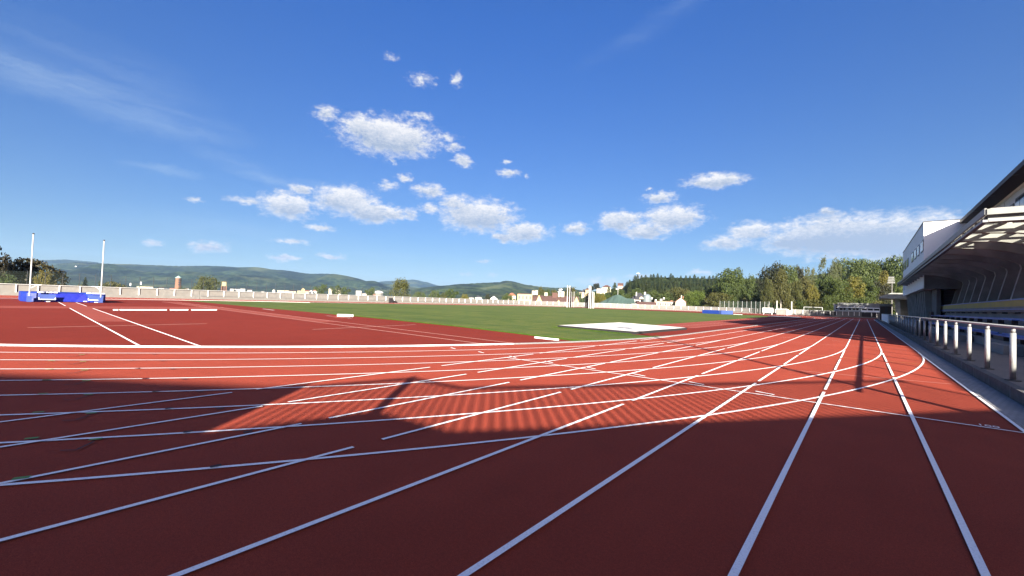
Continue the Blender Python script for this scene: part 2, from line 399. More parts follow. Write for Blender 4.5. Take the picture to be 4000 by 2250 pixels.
b.strip([(-33.7, 16.5), (-33.2, 16.65)], .06, .015); b.strip([(-30.1, 16.2), (-29.8, 16.4)], .06, .015)
b.strip([(-47.6, 17.2), (-44.2, 16.9)], .12, .014)
struct(b.build('painted_dashes', 'lane_white'))
# relay and hurdle marks
g = MB(); d = MB(); bl = MB()
for k in range(0, 7):
    o = Vector((-1.355*k, .115*k))
    for p, q in (((-7.29, .27), (-7.40, .22)), ((-8.17, .83), (-8.27, .77))):
        c = Vector(((p[0]+q[0])/2, (p[1]+q[1])/2))+o; g.face([(c.x-.045, c.y-.04, .02), (c.x+.01, c.y-.06, .02), (c.x+.045, c.y+.04, .02), (c.x-.01, c.y+.06, .02)])
    d.strip([Vector((-8.0, .52))+o, Vector((-7.93, .63))+o, Vector((-8.13, .78))+o], .025, .02)
    for p in ((-6.52, 1.42), (-7.41, 2.0)):
        c = Vector(p)+o; d.face([(c.x-.03, c.y-.04, .02), (c.x+.02, c.y-.05, .02), (c.x+.03, c.y+.04, .02), (c.x-.02, c.y+.05, .02)])
struct(g.build('green_marks', 'green_mark')); struct(d.build('dark_marks', 'dark_mark'))
# start distance painted by the line
cu = bpy.data.curves.new('start_number', 'FONT'); cu.body = '100'; cu.size = .16; cu.materials.append(MATS['lane_white']); cu.extrude = .001
o = bpy.data.objects.new('start_number', cu); col.objects.link(o); o.location = (-.50, Y0+.06, .022); struct(o)
# raised aluminium kerb along the inside of lane one
b = MB()
def rail(pts, w, z0, z1):
    n = len(pts); i = len(b.v)
    for k in range(n):
        a = Vector(pts[max(k-1, 0)]); c = Vector(pts[min(k+1, n-1)]); q = (c-a).normalized(); nn = Vector((-q.y, q.x))*w/2; p = Vector(pts[k])
        b.v += [(p.x+nn.x, p.y+nn.y, z0), (p.x-nn.x, p.y-nn.y, z0), (p.x-nn.x, p.y-nn.y, z1), (p.x+nn.x, p.y+nn.y, z1)]
    for k in range(n-1):
        for q in range(4): b.f.append((i+4*k+q, i+4*k+4+q, i+4*k+4+(q+1) % 4, i+4*k+(q+1) % 4))
rail(arc(BX, YT, RI-.06, -20, -200, 1.5), .05, .018, .052); struct(b.build('track_kerb', 'plastic_white'))
b = MB(); rail(arc(BX, YT, RI-.06, 0, -20, 1.5)[::-1]+[(BX+RI-.06, YT+.5), (BX+RI-.06, YF)]+arc(BX, YF, RI-.06, 0, 180, 3)+[(BX-RI+.06, YT)], .05, .018, .055); struct(b.build('straight_kerb', 'alu'))
# long-jump runways beside the grass
b = MB(); b.face([(-15.1, 34.6, .009), (-11.7, 34.2, .009), (-11.85, YF, .009), (-17.0, 116, .009), (-16.1, 70, .009)]); struct(b.build('jump_runway', 'runway_rubber'))
b = MB()
for x0, x1 in ((-15.2, -15.35), (-13.45, -13.6), (-12.05, -12.3)): b.strip([(x0, 33.5), (x1, 103)], .05, .014)
struct(b.build('jump_runway_lines', 'pink_line'))
# pavers, kerb, walkway
b = MB(); b.face([(.02, -10, .004), (.50, -10, .004), (.44, 128, .004), (.02, 128, .004)]); struct(b.build('paving_strip', 'paving'))
b = MB(); b.box(.50, -12, -.02, .66, 130, .24)
b2 = MB()
for k in range(60): b2.box(.494, 18.1+1.9*k-20, .0, .50, 18.13+1.9*k-20, .235)
struct(b.build('kerb', 'kerb_stone')); struct(b2.build('kerb_joints', 'tier_wall'))
b = MB(); b.face([(.66, -12, .238), (9, -12, .238), (9, 130, .238), (.66, 130, .238)]); struct(b.build('walkway', 'platform_floor'))

# ------------------------------------------------------------------ jumping-pit covers, small field gear
def cover(pts, label, h=.15):
    c = (sum(p[0] for p in pts)/4, sum(p[1] for p in pts)/4); t = thing('sandpit_cover', label, 'sandpit cover', (*c, 0), 'covers over the long jump sandpits')
    MB().prism(pts, .006, h-.02).build('frame', 'dark', t)
    b = MB(); n, m = 14, 22
    for i in range(n+1):
        for j in range(m+1):
            u, v = i/n*.985+.0075, j/m*.985+.0075; p = lerp(lerp(pts[0], pts[1], v), lerp(pts[3], pts[2], v), u)
            b.v.append((p[0], p[1], h+.035*(mnoise.noise(Vector((p[0]*.9, p[1]*.9, 3)))+.4*mnoise.noise(Vector((p[0]*2.7, p[1]*2.7, 1))))*min(1, 6*min(u, 1-u, v, 1-v)+.2)))
    for i in range(n):
        for j in range(m): q = i*(m+1)+j; b.f.append((q, q+m+1, q+m+2, q+1))
    b.build('tarpaulin', 'cover_white', t, True)
cover([(-17.15, 23.45), (-17.35, 32.95), (-11.4, 31.1), (-11.55, 22.75)], 'white tarpaulin over the sandpit next to the near grass corner')
cover([(-17.0, 101), (-17.0, 109), (-11.9, 109), (-11.9, 101)], 'distant white sandpit cover lying in shade at the far end of the jump runway')
t = thing('marker_box', 'low white box lying on red surfacing beside the grass edge', 'box', (-31.9, 17.1, 0))
MB().obox((-31.9, 17.05), 1.12, .3, .03, .2, R(52)).build('body', 'plastic_white', t); MB().obox((-31.55, 17.3), .06, .32, .03, .204, R(52)).build('strap', 'dark', t)
p = spot(2988+0, 1222, 128); 
tag(MB().obox(spot(2882, 1219.5, 118).to_tuple()[:2], 2.1, .3, .008, .1, R(-20)).build('white_plank', 'plastic_white'), 'low white plank lying on the red surfacing past the blue high jump mat', 'plank')

# pole vault landing mat with its pads
ML, MR = 2.02, 7.85; XF, XB = -63.2, -70.5
t = thing('vault_mat', 'blue pole vault landing mat with white strips and a cut-out front', 'landing mat', (-66, 5.6, 0))
def bev(poly, z0, z1, name, m, inset=.06):
    c = Vector((sum(p[0] for p in poly)/len(poly), sum(p[1] for p in poly)/len(poly)))
    top = [(Vector(p)-(Vector(p)-c).normalized()*inset) for p in poly]; b = MB(); n = len(poly)
    b.v = [(p[0], p[1], z0) for p in poly]+[(p[0], p[1], z1-inset) for p in poly]+[(p.x, p.y, z1) for p in top]
    for k in range(n):
        q = (k+1) % n; b.f += [(k, q, n+q, n+k), (n+k, n+q, 2*n+q, 2*n+k)]
    b.f.append(tuple(2*n+k for k in range(n))); b.f.append(tuple(reversed(range(n)))); return b.build(name, m, t)
bev([(XF-1.6, ML-.05), (XF-1.6, MR), (XB, MR), (XB, ML+.0)], .03, .95, 'main_pad', 'mat_blue')
bev([(XF+.25, ML+1.15), (XF-.1, ML+.3), (XF-1.62, ML-.02), (XF-1.62, 4.05), (XF-.5, 3.75), (XF+.25, 3.2)], .03, .9, 'wing_pad', 'mat_blue')
bev([(XF+.25, 6.8), (XF-.5, 6.25), (XF-1.62, 5.85), (XF-1.62, MR-.02), (XF-.1, MR-.05), (XF+.2, 7.4)], .03, .9, 'wing_pad', 'mat_blue')
bv = MB(); bv.face([(XF-.45, 3.7, .86), (XF-.45, 6.25, .86), (XF-.1, 5.5, .05), (XF-.1, 4.6, .05)]); bv.face([(XF-1.6, 3.9, .93), (XF-1.6, 6.0, .93), (XF-.45, 6.25, .86), (XF-.45, 3.7, .86)]); bv.face([(XF-.45, 3.7, .86), (XF-.1, 4.6, .05), (XF+.1, 3.45, .05)]); bv.face([(XF-.45, 6.25, .86), (XF+.1, 6.6, .05), (XF-.1, 5.5, .05)]); bv.build('apron_cloth', 'mat_blue_dark', t)
for y0, y1 in ((3.05, 4.2), (6.45, 7.6)):
    q = MB(); q.box(XF+.26, y0, .3, XF+.30, y1, .76); q.build('front_panel', 'mat_blue_light', t)
    q = MB(); q.box(XF+.3, y0, .24, XF+.36, y1, .3); q.box(XF+.3, y0, .3, XF+.36, y0+.06, .44); q.box(XF+.3, y1-.06, .3, XF+.36, y1, .44); q.build('handle', 'plastic_white', t)
    for s0, s1 in ((0, .25), (.3, .74), (.79, 1)):
        ya, yb = y0-.05+(y1-y0+.2)*s0, y0-.05+(y1-y0+.2)*s1; MB().box(XF-.6, ya, .9, XF-.3, yb, .99).build('top_strip', 'plastic_white', t)
for y, z in ((3.7, .04), (6.25, .1), (7.05, .02), (2.45, .02)): MB().obox((XF+.36, y), .08, .26, z, z+.06, 0).build('tie', 'plastic_white', t)
def upright(y, label, s):
    x = XF+.62
    t = thing('vault_upright', label, 'upright', (x, y, 0), 'white vault uprights')
    MB().tube((x, y, .55), (x, y, 6.45), .052, n=10).build('post', 'galv', t); MB().tube((x, y, 6.4), (x, y, 6.52), .07, n=10).build('cap', 'dark', t)
    MB().box(x-.14, y-.16, .02, x+.14, y+.16, .58).build('base_pad', 'mat_blue_light', t)
    q = MB(); q.box(x-.03, y+.05*s, 1.62, x+.03, y+.72*s, 1.68); q.tube((x, y+.05*s, 1.32), (x, y+.42*s, 1.62), .02); q.build('bar_bracket', 'plastic_white', t)
upright(2.46, 'slim white vault upright between the dark maple and the mat', 1)
upright(7.35, 'slim white vault upright at the mat end further from the maples', -1)

# distant high jump mat
p0 = spot(2743, 1222, 117); p1 = spot(2818, 1226, 113.5)
t = thing('high_jump_mat', 'long blue high jump mat on the far edge of the grass', 'landing mat', (*((p0+p1)/2).to_tuple()[:2], 0))
dv = (p1-p0); dv.z = 0; L = dv.length; dv.normalize(); nv = Vector((-dv.y, dv.x, 0))
if nv.y < 0: nv = -nv
for k, (a, c_) in enumerate(((0, .46), (.464, .87), (.874, 1))):
    q = [p0+dv*L*a, p0+dv*L*c_, p0+dv*L*c_+nv*4, p0+dv*L*a+nv*4]; MB().prism([(v.x, v.y) for v in q], .02, .88).build('pad', 'far_blue' if k < 2 else 'mat_blue_light', t)

# hammer cage
def cage():
    D = 137; base = lambda u, v: Vector((*spot(u, v, D).to_tuple()[:2], 0))
    c = spot(2266, 1196, D)
    t = thing('hammer_cage', 'tall hammer throwing cage of white posts and black nets on far grass', 'throwing cage', (c.x, c.y, 0))
    posts = []
    for u, vt, dd in ((2215, 1115, 133), (2224, 1116, 137), (2300, 1116, 132), (2306, 1118, 129)): posts.append((u, vt, dd))
    for u, vt, dd in posts:
        s = spot(u, 1196, dd); h = spot(u, vt, dd).z; MB().tube((s.x, s.y, .02), (s.x, s.y, h), .07, n=8).build('tall_post', 'plastic_white', t)
    for u, vt, dd in ((2232, 1139, 140), (2241, 1139, 143), (2284.5, 1144, 144), (2313, 1141, 131), (2319, 1142, 134)):
        s = spot(u, 1196, dd); h = spot(u, vt, dd).z; MB().tube((s.x, s.y, .02), (s.x, s.y, h), .07, n=8).build('short_post', 'galv' if dd > 138 else 'plastic_white', t)
    def net(pts):
        b = MB()
        for (u0, v0, d0), (u1, v1, d1) in zip(pts[:-1], pts[1:]):
            a, e = spot(u0, 1196, d0), spot(u1, 1196, d1)
            b.face([(a.x, a.y, .1), (e.x, e.y, .1), (e.x, e.y, spot(u1, v1, d1).z), (a.x, a.y, spot(u0, v0, d0).z)])
        return b
    net([(2221, 1125, 136), (2224, 1122, 137), (2229, 1121, 139), (2232, 1139, 140)]).build('net', 'net_black', t)
    net([(2221, 1127, 137), (2226, 1123, 140), (2231, 1122, 142)]).build('net', 'net_black', t)
    net([(2232, 1140, 140), (2241, 1141, 143), (2284.5, 1146, 144)]).build('net', 'net_thin', t)
    net([(2284.5, 1150, 144), (2292, 1146, 141), (2300, 1144, 137), (2306, 1142, 133), (2314, 1142, 132)]).build('net', 'net_black', t)
    net([(2292, 1152, 143), (2303, 1120, 134), (2312, 1140, 133), (2319, 1144, 134)]).build('net', 'net_black', t)
    a, e = spot(2300, 1116, 132), spot(2306, 1118, 129); q = MB(); q.tube(a, e, .08); q.build('top_bar', 'plastic_white', t)
    a, e = spot(2215, 1122, 133), spot(2224, 1122, 137); q = MB(); q.tube(a, e, .05); q.build('top_bar', 'plastic_white', t)
    a, e = spot(2313, 1141, 131), spot(2319, 1142, 134); q = MB(); q.tube(a, e, .06); q.build('top_bar', 'plastic_white', t)
cage()

# ------------------------------------------------------------------ perimeter fence
def fence(name, label, pts, posts, lower=True, panel='concrete', holes=()):
    c = pts[len(pts)//2]; t = thing('perimeter_fence', label, 'fence', (*c, 0), 'white post fence round the track')
    def ribbon(off, th, z0, z1):
        b = MB(); n = len(pts); i = 0
        for k in range(n):
            a = Vector(pts[max(k-1, 0)]); e = Vector(pts[min(k+1, n-1)]); q = (e-a).normalized(); nn = Vector((-q.y, q.x)); p = Vector(pts[k])+nn*off; p2 = p-nn*th
            b.v += [(p.x, p.y, z0), (p2.x, p2.y, z0), (p2.x, p2.y, z1), (p.x, p.y, z1)]
        for k in range(n-1):
            for q in range(4): b.f.append((4*k+q, 4*k+4+q, 4*k+4+(q+1) % 4, 4*k+(q+1) % 4))
        b.f += [(0, 1, 2, 3), (4*n-1, 4*n-2, 4*n-3, 4*n-4)]; return b
    ribbon(0, .3, -.05, .5).build('base_wall', 'concrete', t); ribbon(-.16, .09, .5, 1.55).build('panel_wall', panel, t)
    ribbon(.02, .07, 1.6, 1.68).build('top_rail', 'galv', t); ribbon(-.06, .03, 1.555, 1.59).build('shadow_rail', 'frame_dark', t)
    if lower: ribbon(.04, .035, .62, .66).build('lower_rail', 'alu', t)
    for (x, y), (dx, dy) in posts:
        a = math.atan2(dy, dx); nn = Vector((dy, -dx)); p = Vector((x, y))+nn*.075
        MB().obox(p, .12, .13, .5, 1.6, a).build('post', 'plastic_white', t)
    return t
ys = [2.49, 4.63, 6.8, 9.01, 11.31, 13.68, 16.03, 18.44, 20.85, 23.35, 25.86, 28.42, 30.98, 33.57]
while ys[-1] < YF-2.5: ys.append(ys[-1]+2.56)
FX = -96.0
fl = [(FX, y) for y in (-26, 25.9, YF)][::-1]
lowpts = [(FX, y) for y in (24.5, YF)][::-1]
fence('a', 'perimeter fence along the far straight below the hills, white posts on grey concrete', [(FX, YF), (FX, 60), (FX, 24.6)], [((FX, y), (0, -1)) for y in ys if y > 24.6])
fence('b', 'perimeter fence section behind the vault mat, without a lower rail', [(FX, 24.55), (FX, 0), (FX, -24)], [((FX, y), (0, -1)) for y in [-20+2.25*k for k in range(10)]+ys if y < 24.5], False)
FR = 49.74
def bend(a0, a1, step=3): return arc(BX, YF, FR, a0, a1, step)
bp = bend(57, 180)
fence('c', 'curved perimeter fence round the far bend behind the hammer cage', bp, [((BX+FR*math.cos(R(a)), YF+FR*math.sin(R(a))), (-math.sin(R(a)), math.cos(R(a)))) for a in [57+2.9*k for k in range(43)]])
# end of the ground: fence in front of the trees and the low club building
E0 = spot(3012, 1222, 160); E1 = Vector((6, 158.5, 0))
def endpt(u): 
    d = ray(u, 1228); A = Vector(bp[0]); Bq = Vector((6., 158.5)); e = Bq-A
    den = d.x*e.y-d.y*e.x; t = ((A.x-CX)*e.y-(A.y)*e.x)/den; return Vector((CX+d.x*t, d.y*t))
A = Vector(bp[0])
def run(u0, u1, step): 
    a, c = endpt(u0), endpt(u1); return [tuple(c), tuple((a+c)/2), tuple(a)]
def runposts(us):
    d = (Vector((6, 158.5))-A).normalized(); return [(tuple(endpt(u)), (-d.x, -d.y)) for u in us]
fence('e', 'short perimeter fence piece beside the white slatted frame', [tuple(endpt(3032)), tuple((A+endpt(3032))/2), tuple(A)], runposts([2997, 3030]), False)
fence('d', 'perimeter fence at the far end of the straight, shaded before the low club building', run(3092, 3448, 0), runposts([3106, 3136, 3164, 3192, 3218, 3243, 3268, 3292, 3315, 3337, 3357, 3379, 3405, 3424]), False)
dd = (Vector((6, 158.5))-A).normalized(); nn = Vector((dd.y, -dd.x))
t = thing('dark_banners', 'dark banners hung on the shaded end fence below the club building', 'banner', (*endpt(3243), 0))
t.name = 'fence_banner'
for u0, u1, grp in ((3222, 3242, 0), (3246, 3266, 0), (3366, 3403, 1), (3407, 3423, 1)):
    a, e = endpt(u0), endpt(u1); q = [a+nn*.03, e+nn*.03, e-nn*.0, a-nn*.0]
    lab = ['dark banner on the end fence, %s of the pair before the annex' % ('first' if u0 < 3230 else 'second'), 'black banner on the end fence under the counter, %s one' % ('wider' if u0 < 3400 else 'narrower')][grp]
    o = MB().prism([(v.x, v.y) for v in q], .3, 1.45).build('fence_banner', 'dark'); tag(o, lab, 'banner', 'dark banners on the end fence')
col.objects.unlink(t); bpy.data.objects.remove(t)
# white slatted frame
p = spot(2999, 1222, 141); x0 = p.x; a = R(-4); hw = 1.28
t = thing('slatted_frame', 'white slatted frame like a small goal standing before the fence', 'frame', (p.x, p.y, 0))
def fr(lx0, lx1, z0, z1, dep=.12, oy=0):
    q = MB(); q.obox((p.x+(lx0+lx1)/2, p.y+oy), lx1-lx0, dep, z0, z1, 0); return q
fr(-hw, hw, 1.78, 1.92).build('top_bar', 'plastic_white', t); fr(-hw, hw, .62, .76).build('bottom_bar', 'plastic_white', t); fr(-hw, hw, 1.22, 1.32).build('middle_bar', 'plastic_white', t)
for x in (-hw, -.06, hw-.16): fr(x, x+.16, .76, 1.78).build('upright', 'plastic_white', t)
for s in (-1, 1): fr(s*(hw-.2)-.06, s*(hw-.2)+.06, 0, .62, .1, .3 if s < 0 else -.3).build('leg', 'plastic_white', t)
for z in (.9, 1.05, 1.45, 1.6): fr(-hw+.16, hw-.16, z, z+.05, .03, .05).build('slat', 'galv', t)
# gateway
g0, g1 = endpt(3035), endpt(3090)
for u, h, lab in ((3034, 4.2, 'tall pale gate post next to the white slatted frame'), (3092, 4.1, 'tall pale gate post standing at the start of the shaded end fence')):
    e = endpt(u); o = MB().tube((e.x, e.y, 0), (e.x, e.y, h), .14, n=10).build('gate_post', 'galv'); tag(o, lab, 'post', 'gate posts')
t = thing('mesh_gate', 'green wire mesh gate between two tall pale posts', 'gate', (*((g0+g1)/2), 0))
for u0, u1 in ((3038, 3052), (3053, 3074)):
    a, e = endpt(u0), endpt(u1); b = MB()
    for q0, q1 in (((a.x, a.y, .1), (a.x, a.y, 1.9)), ((e.x, e.y, .1), (e.x, e.y, 1.9)), ((a.x, a.y, 1.9), (e.x, e.y, 1.9)), ((a.x, a.y, .1), (e.x, e.y, .1))): b.tube(q0, q1, .04, n=6)
    b.build('leaf_frame', 'galv', t); b = MB(); b.face([(a.x, a.y, .1), (e.x, e.y, .1), (e.x, e.y, 1.9), (a.x, a.y, 1.9)]); b.build('mesh', 'net_green', t)
e = endpt(3076); o = MB().obox((e.x, e.y-.4), .55, .4, 0, 1.4, 0).box(e.x+.5, e.y-.5, 0, e.x+1.1, e.y-.2, 1.3).build('notice_cabinet', 'plastic_white'); tag(o, 'small white cabinet standing in the gateway by the green mesh gate', 'cabinet')
e = spot(1540, 1180, 113); t = thing('litter_bin', 'dark double bin standing at the foot of the fence below the hills', 'bin', (e.x, e.y, 0))
MB().obox((FX+.55, e.y), .5, .9, .0, 1.15, 0).build('body', 'dark', t); t.location = (FX+.5, e.y, 0); t.children[0].matrix_parent_inverse = Matrix.Identity(4)
bpy.data.objects.remove(t.children[0]); MB().obox((FX+.5, e.y-.25), .4, .44, .0, 1.2, 0).build('body', 'dark', t); MB().obox((FX+.5, e.y+.27), .4, .44, .0, 1.2, 0).build('body', 'dark', t); MB().obox((FX+.5, e.y), .44, 1.0, 1.2, 1.26, 0).build('lid', 'frame_dark', t)
tag(MB().obox((FX+.45, e.y+1.35), .4, .9, 0, .45, 0).obox((FX+.45, e.y+1.35), .42, .3, .45, .56, 0).build('low_crate', 'dark'), 'low dark crate on the ground beside the double bin', 'crate')

# ball-stop net beyond the fence
t = thing('ball_stop_net', 'thin ball stop net on slim posts behind the far straight fence', 'net', (-99, 40, 0))
for k in range(44):
    y = 3.6+1.86*k
    MB().tube((-99.2, y, -.1), (-99.2, y, 3.7), .035, n=5).build('net_post', 'frame_dark', t)
b = MB(); b.face([(-99.2, 0, .2), (-99.2, 84, .2), (-99.2, 84, 3.6), (-99.2, 0, 3.6)]); b.build('mesh', 'net_thin', t)
t = thing('wire_mesh_fence', 'dark green wire mesh fence in front of the big trees', 'fence', (*spot(2900, 1200, 168).to_tuple()[:2], 0))
prev = None
for k in range(12):
    s = spot(2812+17.5*k, 1200, 166-1.0*k); MB().tube((s.x, s.y, -.1), (s.x, s.y, 3.9), .05, n=6).build('post', 'galv', t)
    if prev: MB().face([(prev.x, prev.y, .1), (s.x, s.y, .1), (s.x, s.y, 3.8), (prev.x, prev.y, 3.8)]).build('mesh', 'net_green', t)
    prev = s

# ------------------------------------------------------------------ grandstand
PY = [24.5+3.03*k for k in range(18)]
gs = thing('grandstand', 'grey concrete grandstand with a flat cantilever roof on raked frames', 'grandstand', (5, 50, 0))
YN, YE = 24.2, 79.0
b = MB(); g_ = MB()
for k in range(len(PY)):
    y0 = PY[k]-.3
    b.box(1.9, y0, 5.72, 7.6, y0+.45, 5.8); g_.face([(1.92, y0+.45, 5.76), (7.5, y0+.45, 5.76), (7.5, y0+3.03, 5.76), (1.92, y0+3.03, 5.76)])
    for q in (1.1, 1.75, 2.4): b.box(1.92, y0+q-.05, 5.68, 7.5, y0+q+.05, 5.755)
b.build('roof', 'roof_sheet', gs); g_.build('roof_glazing', 'roof_glass', gs)
def rib(y):
    pr = [(1.86, 5.32), (1.86, 5.60), (6.9, 5.70), (6.75, 4.6), (5.9, .24), (4.7, .24), (4.58, 2.6), (4.98, 4.40), (4.93, 4.62), (4.55, 4.84), (4.07, 5.02), (3.19, 5.22)]
    b = MB(); b.sweep([(x, y-.17, z) for x, z in pr], (0, .34, 0)); return b
for y in PY: rib(y).build('frame_rib', 'stand_concrete', gs)
for x in (2.75, 3.7, 4.7): MB().box(x-.07, YN+.15, 5.602, x+.07, YE, 5.72).build('purlin', 'stand_concrete', gs)
MB().box(1.74, YN-.05, 5.55, 1.80, YE, 5.80).build('fascia', 'fascia_metal', gs)
MB().box(1.70, YN, 5.27, 1.85, YE, 5.36).build('gutter', 'alu', gs)
MB().box(1.80, YN-.10, 5.54, 8, YN-.05, 5.76).build('end_fascia', 'fascia_metal', gs); MB().box(1.86, YN, 5.28, 8, YN+.1, 5.37).build('end_gutter', 'alu', gs)
b = MB()
for k in range(90): b.box(1.81, YN+.3+.6*k, 5.37, 1.84, YN+.62+.6*k, 5.54)
b.build('soffit_slats', 'roof_sheet', gs)
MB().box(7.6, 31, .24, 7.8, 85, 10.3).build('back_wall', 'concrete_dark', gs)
b = MB(); b.box(5.2, 30.6, 5.85, 14, 30.8, 10.35); b.box(5.5, 30.6, .24, 14, 30.8, 5.65); b.build('end_wall', 'facade_panel', gs)
MB().box(5.0, 30.8, 10.14, 14, 56.8, 10.44).build('upper_roof', 'eave_brown', gs)
b = MB(); b.box(6.0, 30.8, 5.82, 6.15, 56.8, 10.0); b.build('upper_wall', 'facade_panel', gs)
MB().box(5.9, 30.8, 9.985, 6.2, 56.8, 10.14).build('cornice', 'facade', gs)
b = MB()
for y in (38.5, 44.5, 50.5): b.box(4.985, y, 10.13, 5.25, y+.12, 10.16)
b.build('roof_clip', 'fascia_metal', gs)
for y0, y1, z0, z1, n in ((31.5, 37.3, 8.1, 9.55, 5), (37.7, 43.2, 8.1, 9.55, 5), (43.7, 47.8, 7.4, 9.35, 4), (48.4, 54.5, 7.4, 9.35, 6)):
    f = MB().box(5.955, y0, z0, 5.998, y1, z1).build('window', 'frame_dark', gs); q = MB(); w = (y1-y0-.1)/n
    for k in range(n): q.box(5.93, y0+.1+w*k, z0+.12, 5.953, y0+w*(k+1), z1-.12)
    q.build('pane', 'glass', f)
for k in range(7): MB().box(5.985, 33.5+3.2*k, 5.9, 5.998, 33.53+3.2*k, 9.9).build('panel_joint', 'frame_dark', gs) if k in (0, 2, 4, 6) else None
# seating steps and the painted wall behind them
b = MB(); b.box(2.75, 14, .2, 3.2, 62, .62); b.box(3.2, 14, .2, 4.2, 62, 1.22); b.box(4.2, 14, .2, 4.6, 62, 1.9); b.build('seating_step', 'tier_wall', gs)
MB().box(4.0, 27, 1.9, 4.2, 59.6, 2.18).build('lower_parapet', 'tier_wall', gs); 
MB().box(4.02, 27, 2.18, 4.22, 59.5, 2.52).build('painted_parapet', 'yellow_wall', gs)
MB().box(3.985, 27, 2.50, 4.26, 59.6, 2.56).build('coping', 'bench_blue', gs)
for k in range(9): MB().box(2.742, 22.5+3.9*k, .3, 2.748, 23.6+3.9*k, .56).build('pale_block', 'fascia_metal', gs)
for y0 in (24, 33.5, 44): MB().box(2.2, y0, .24, 2.7, y0+2.6, .58).build('stone_block', 'tier_wall', gs)
def bench(x, y0, y1, z, label):
    t = thing('seat_row', label, 'seat row', (x, (y0+y1)/2, z), 'blue seat rows in the grandstand')
    b = MB(); b.box(x-.18, y0, z, x+.18, y1, z+.045); b.box(x+.16, y0, z+.045, x+.2, y1, z+.10); b.build('seat_board', 'bench_blue', t)
    y = y0+.5
    while y < y1: MB().box(x-.1, y, z-.2, x+.1, y+.06, z).build('bracket', 'frame_dark', t); y += 2.5
bench(2.8, 14, 28.8, .84, 'lowest blue seat row next to the nearest white railing posts'); bench(2.8, 29.6, 40.5, .84, 'lowest blue seat row behind the black rubbish bin'); bench(2.8, 42, 58, .84, 'lowest blue seat row further along behind the close-set railing')
bench(3.45, 14, 27.6, 1.5, 'second blue seat row up, at the open end with no yellow wall behind'); bench(3.45, 28.9, 58.6, 1.5, 'second blue seat row up, long run below the yellow wall'); bench(4.1, 27, 59, 2.02, 'upper blue seat row fixed just under the yellow painted wall')
# steps and blocks past the covered part
t = thing('terrace_steps', 'weathered concrete terrace steps under the far white building', 'steps', (3.6, 70, 0))
for x, y0, y1, z0, z1 in ((2.4, 60, 82, .2, .7), (2.9, 60.5, 75, .7, 1.0), (2.9, 76.5, 84, .7, 1.0), (3.5, 62, 68, 1.0, 1.75), (3.5, 69, 84, 1.0, 1.6), (4.1, 62, 84, 1.6, 2.2)):
    MB().box(x, y0, z0, x+.6, y1, z1).build('step', 'stand_concrete', t); MB().box(x-.06, y0, z1, x+.6, y1, z1+.08).build('tread', 'fascia_metal', t)
# white block over the far part of the stand
t = thing('white_office_block', 'white flat roofed office block rising above the grandstand roof', 'building', (6, 70, 4))
X = 2.6; y0, y1, z0, z1 = 56.9, 84.9, 4.15, 10.5
b = MB(); b.box(X, y0, z0, 15, y1, z1); b.build('wall', 'facade', t); MB().box(X-.05, y0-.05, z1, 15.05, y1+.05, z1+.07).build('roof_edge', 'frame_dark', t)
for ya, yb in ((57.05, 59.35), (61.0, 62.7), (64.1, 66.4), (67.8, 70.1), (74.9, 77.2), (78.6, 81.4), (82.6, 84.2)):
    f = MB().box(X-.03, ya, 7.72, X-.001, yb, 8.86).build('window', 'frame_dark', t); q = MB(); w = (yb-ya-.12)/2
    for k in range(2): q.box(X-.045, ya+.12+w*k, 7.84, X-.031, ya+w*(k+1), 8.74)
    q.build('pane', 'glass', f)
MB().box(X-.02, 80.5, 4.9, X-.002, 84.5, 5.75).build('light_panel', 'facade_panel', t)
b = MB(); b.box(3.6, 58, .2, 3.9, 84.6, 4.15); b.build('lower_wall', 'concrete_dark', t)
for k in range(13): MB().sweep([(2.95+.1*(k < 5), 62+1.8*k, 4.14), (3.6, 62+1.8*k, 4.14), (3.6, 62+1.8*k, .5), (3.25, 62+1.8*k, .5)], (0, .5, 0)).build('buttress', 'stand_concrete', t)
# stair tower between them
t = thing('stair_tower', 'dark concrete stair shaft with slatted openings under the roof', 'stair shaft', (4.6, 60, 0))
b = MB(); b.box(2.63, 56.4, 4.05, 7.5, 56.84, 5.68); b.build('gable_shade', 'concrete_dark', t); b = MB(); b.box(4.3, 59.8, .24, 5.0, 63.5, 4.1); b.build('shaft', 'concrete_dark', t)  # first box: dark slab standing in for deep shade on the gable
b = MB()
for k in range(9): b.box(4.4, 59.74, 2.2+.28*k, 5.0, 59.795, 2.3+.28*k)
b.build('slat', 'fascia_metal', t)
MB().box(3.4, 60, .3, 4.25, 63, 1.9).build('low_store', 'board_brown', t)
# second shelter further on
s0, s1 = on_y(3438, 1160, 100), on_y(3527, 1150, 100)
t = thing('small_shelter', 'small dark shelter with an upturned flat roof beyond the white block', 'shelter', ((s0.x+s1.x)/2, 101, 0))
zt = on_y(3470, 1146, 100).z; zl = on_y(3440, 1166, 100).z; zb = on_y(3470, 1158, 100).z
b = MB(); b.sweep([(s0.x, 97, zl), (s0.x, 97, zl+.35), (s0.x+1.4, 97, zt), (9, 97, zt-.2), (9, 97, zt-1.0), (s0.x+1.0, 97, zl-.05)], (0, 9, 0)); b.build('roof', 'stand_concrete', t)
MB().box(2.6, 103, .2, 9, 103.4, zl).build('back_wall', 'concrete_dark', t)
for x, y in ((2.8, 98), (4.6, 98), (2.8, 102), (4.6, 102)): MB().sweep([(x, y, .2), (x+.3, y, .2), (x+.1, y, zl), (x-.5, y, zl)], (0, .4, 0)).build('leg', 'stand_concrete', t)
k0, k1 = on_y(3438, 1200, 108), on_y(3483, 1225, 108)
t = thing('kiosk', 'dark brown kiosk with a pale flat roof behind the end of the railing', 'kiosk', ((k0.x+k1.x)/2, 109, 0))
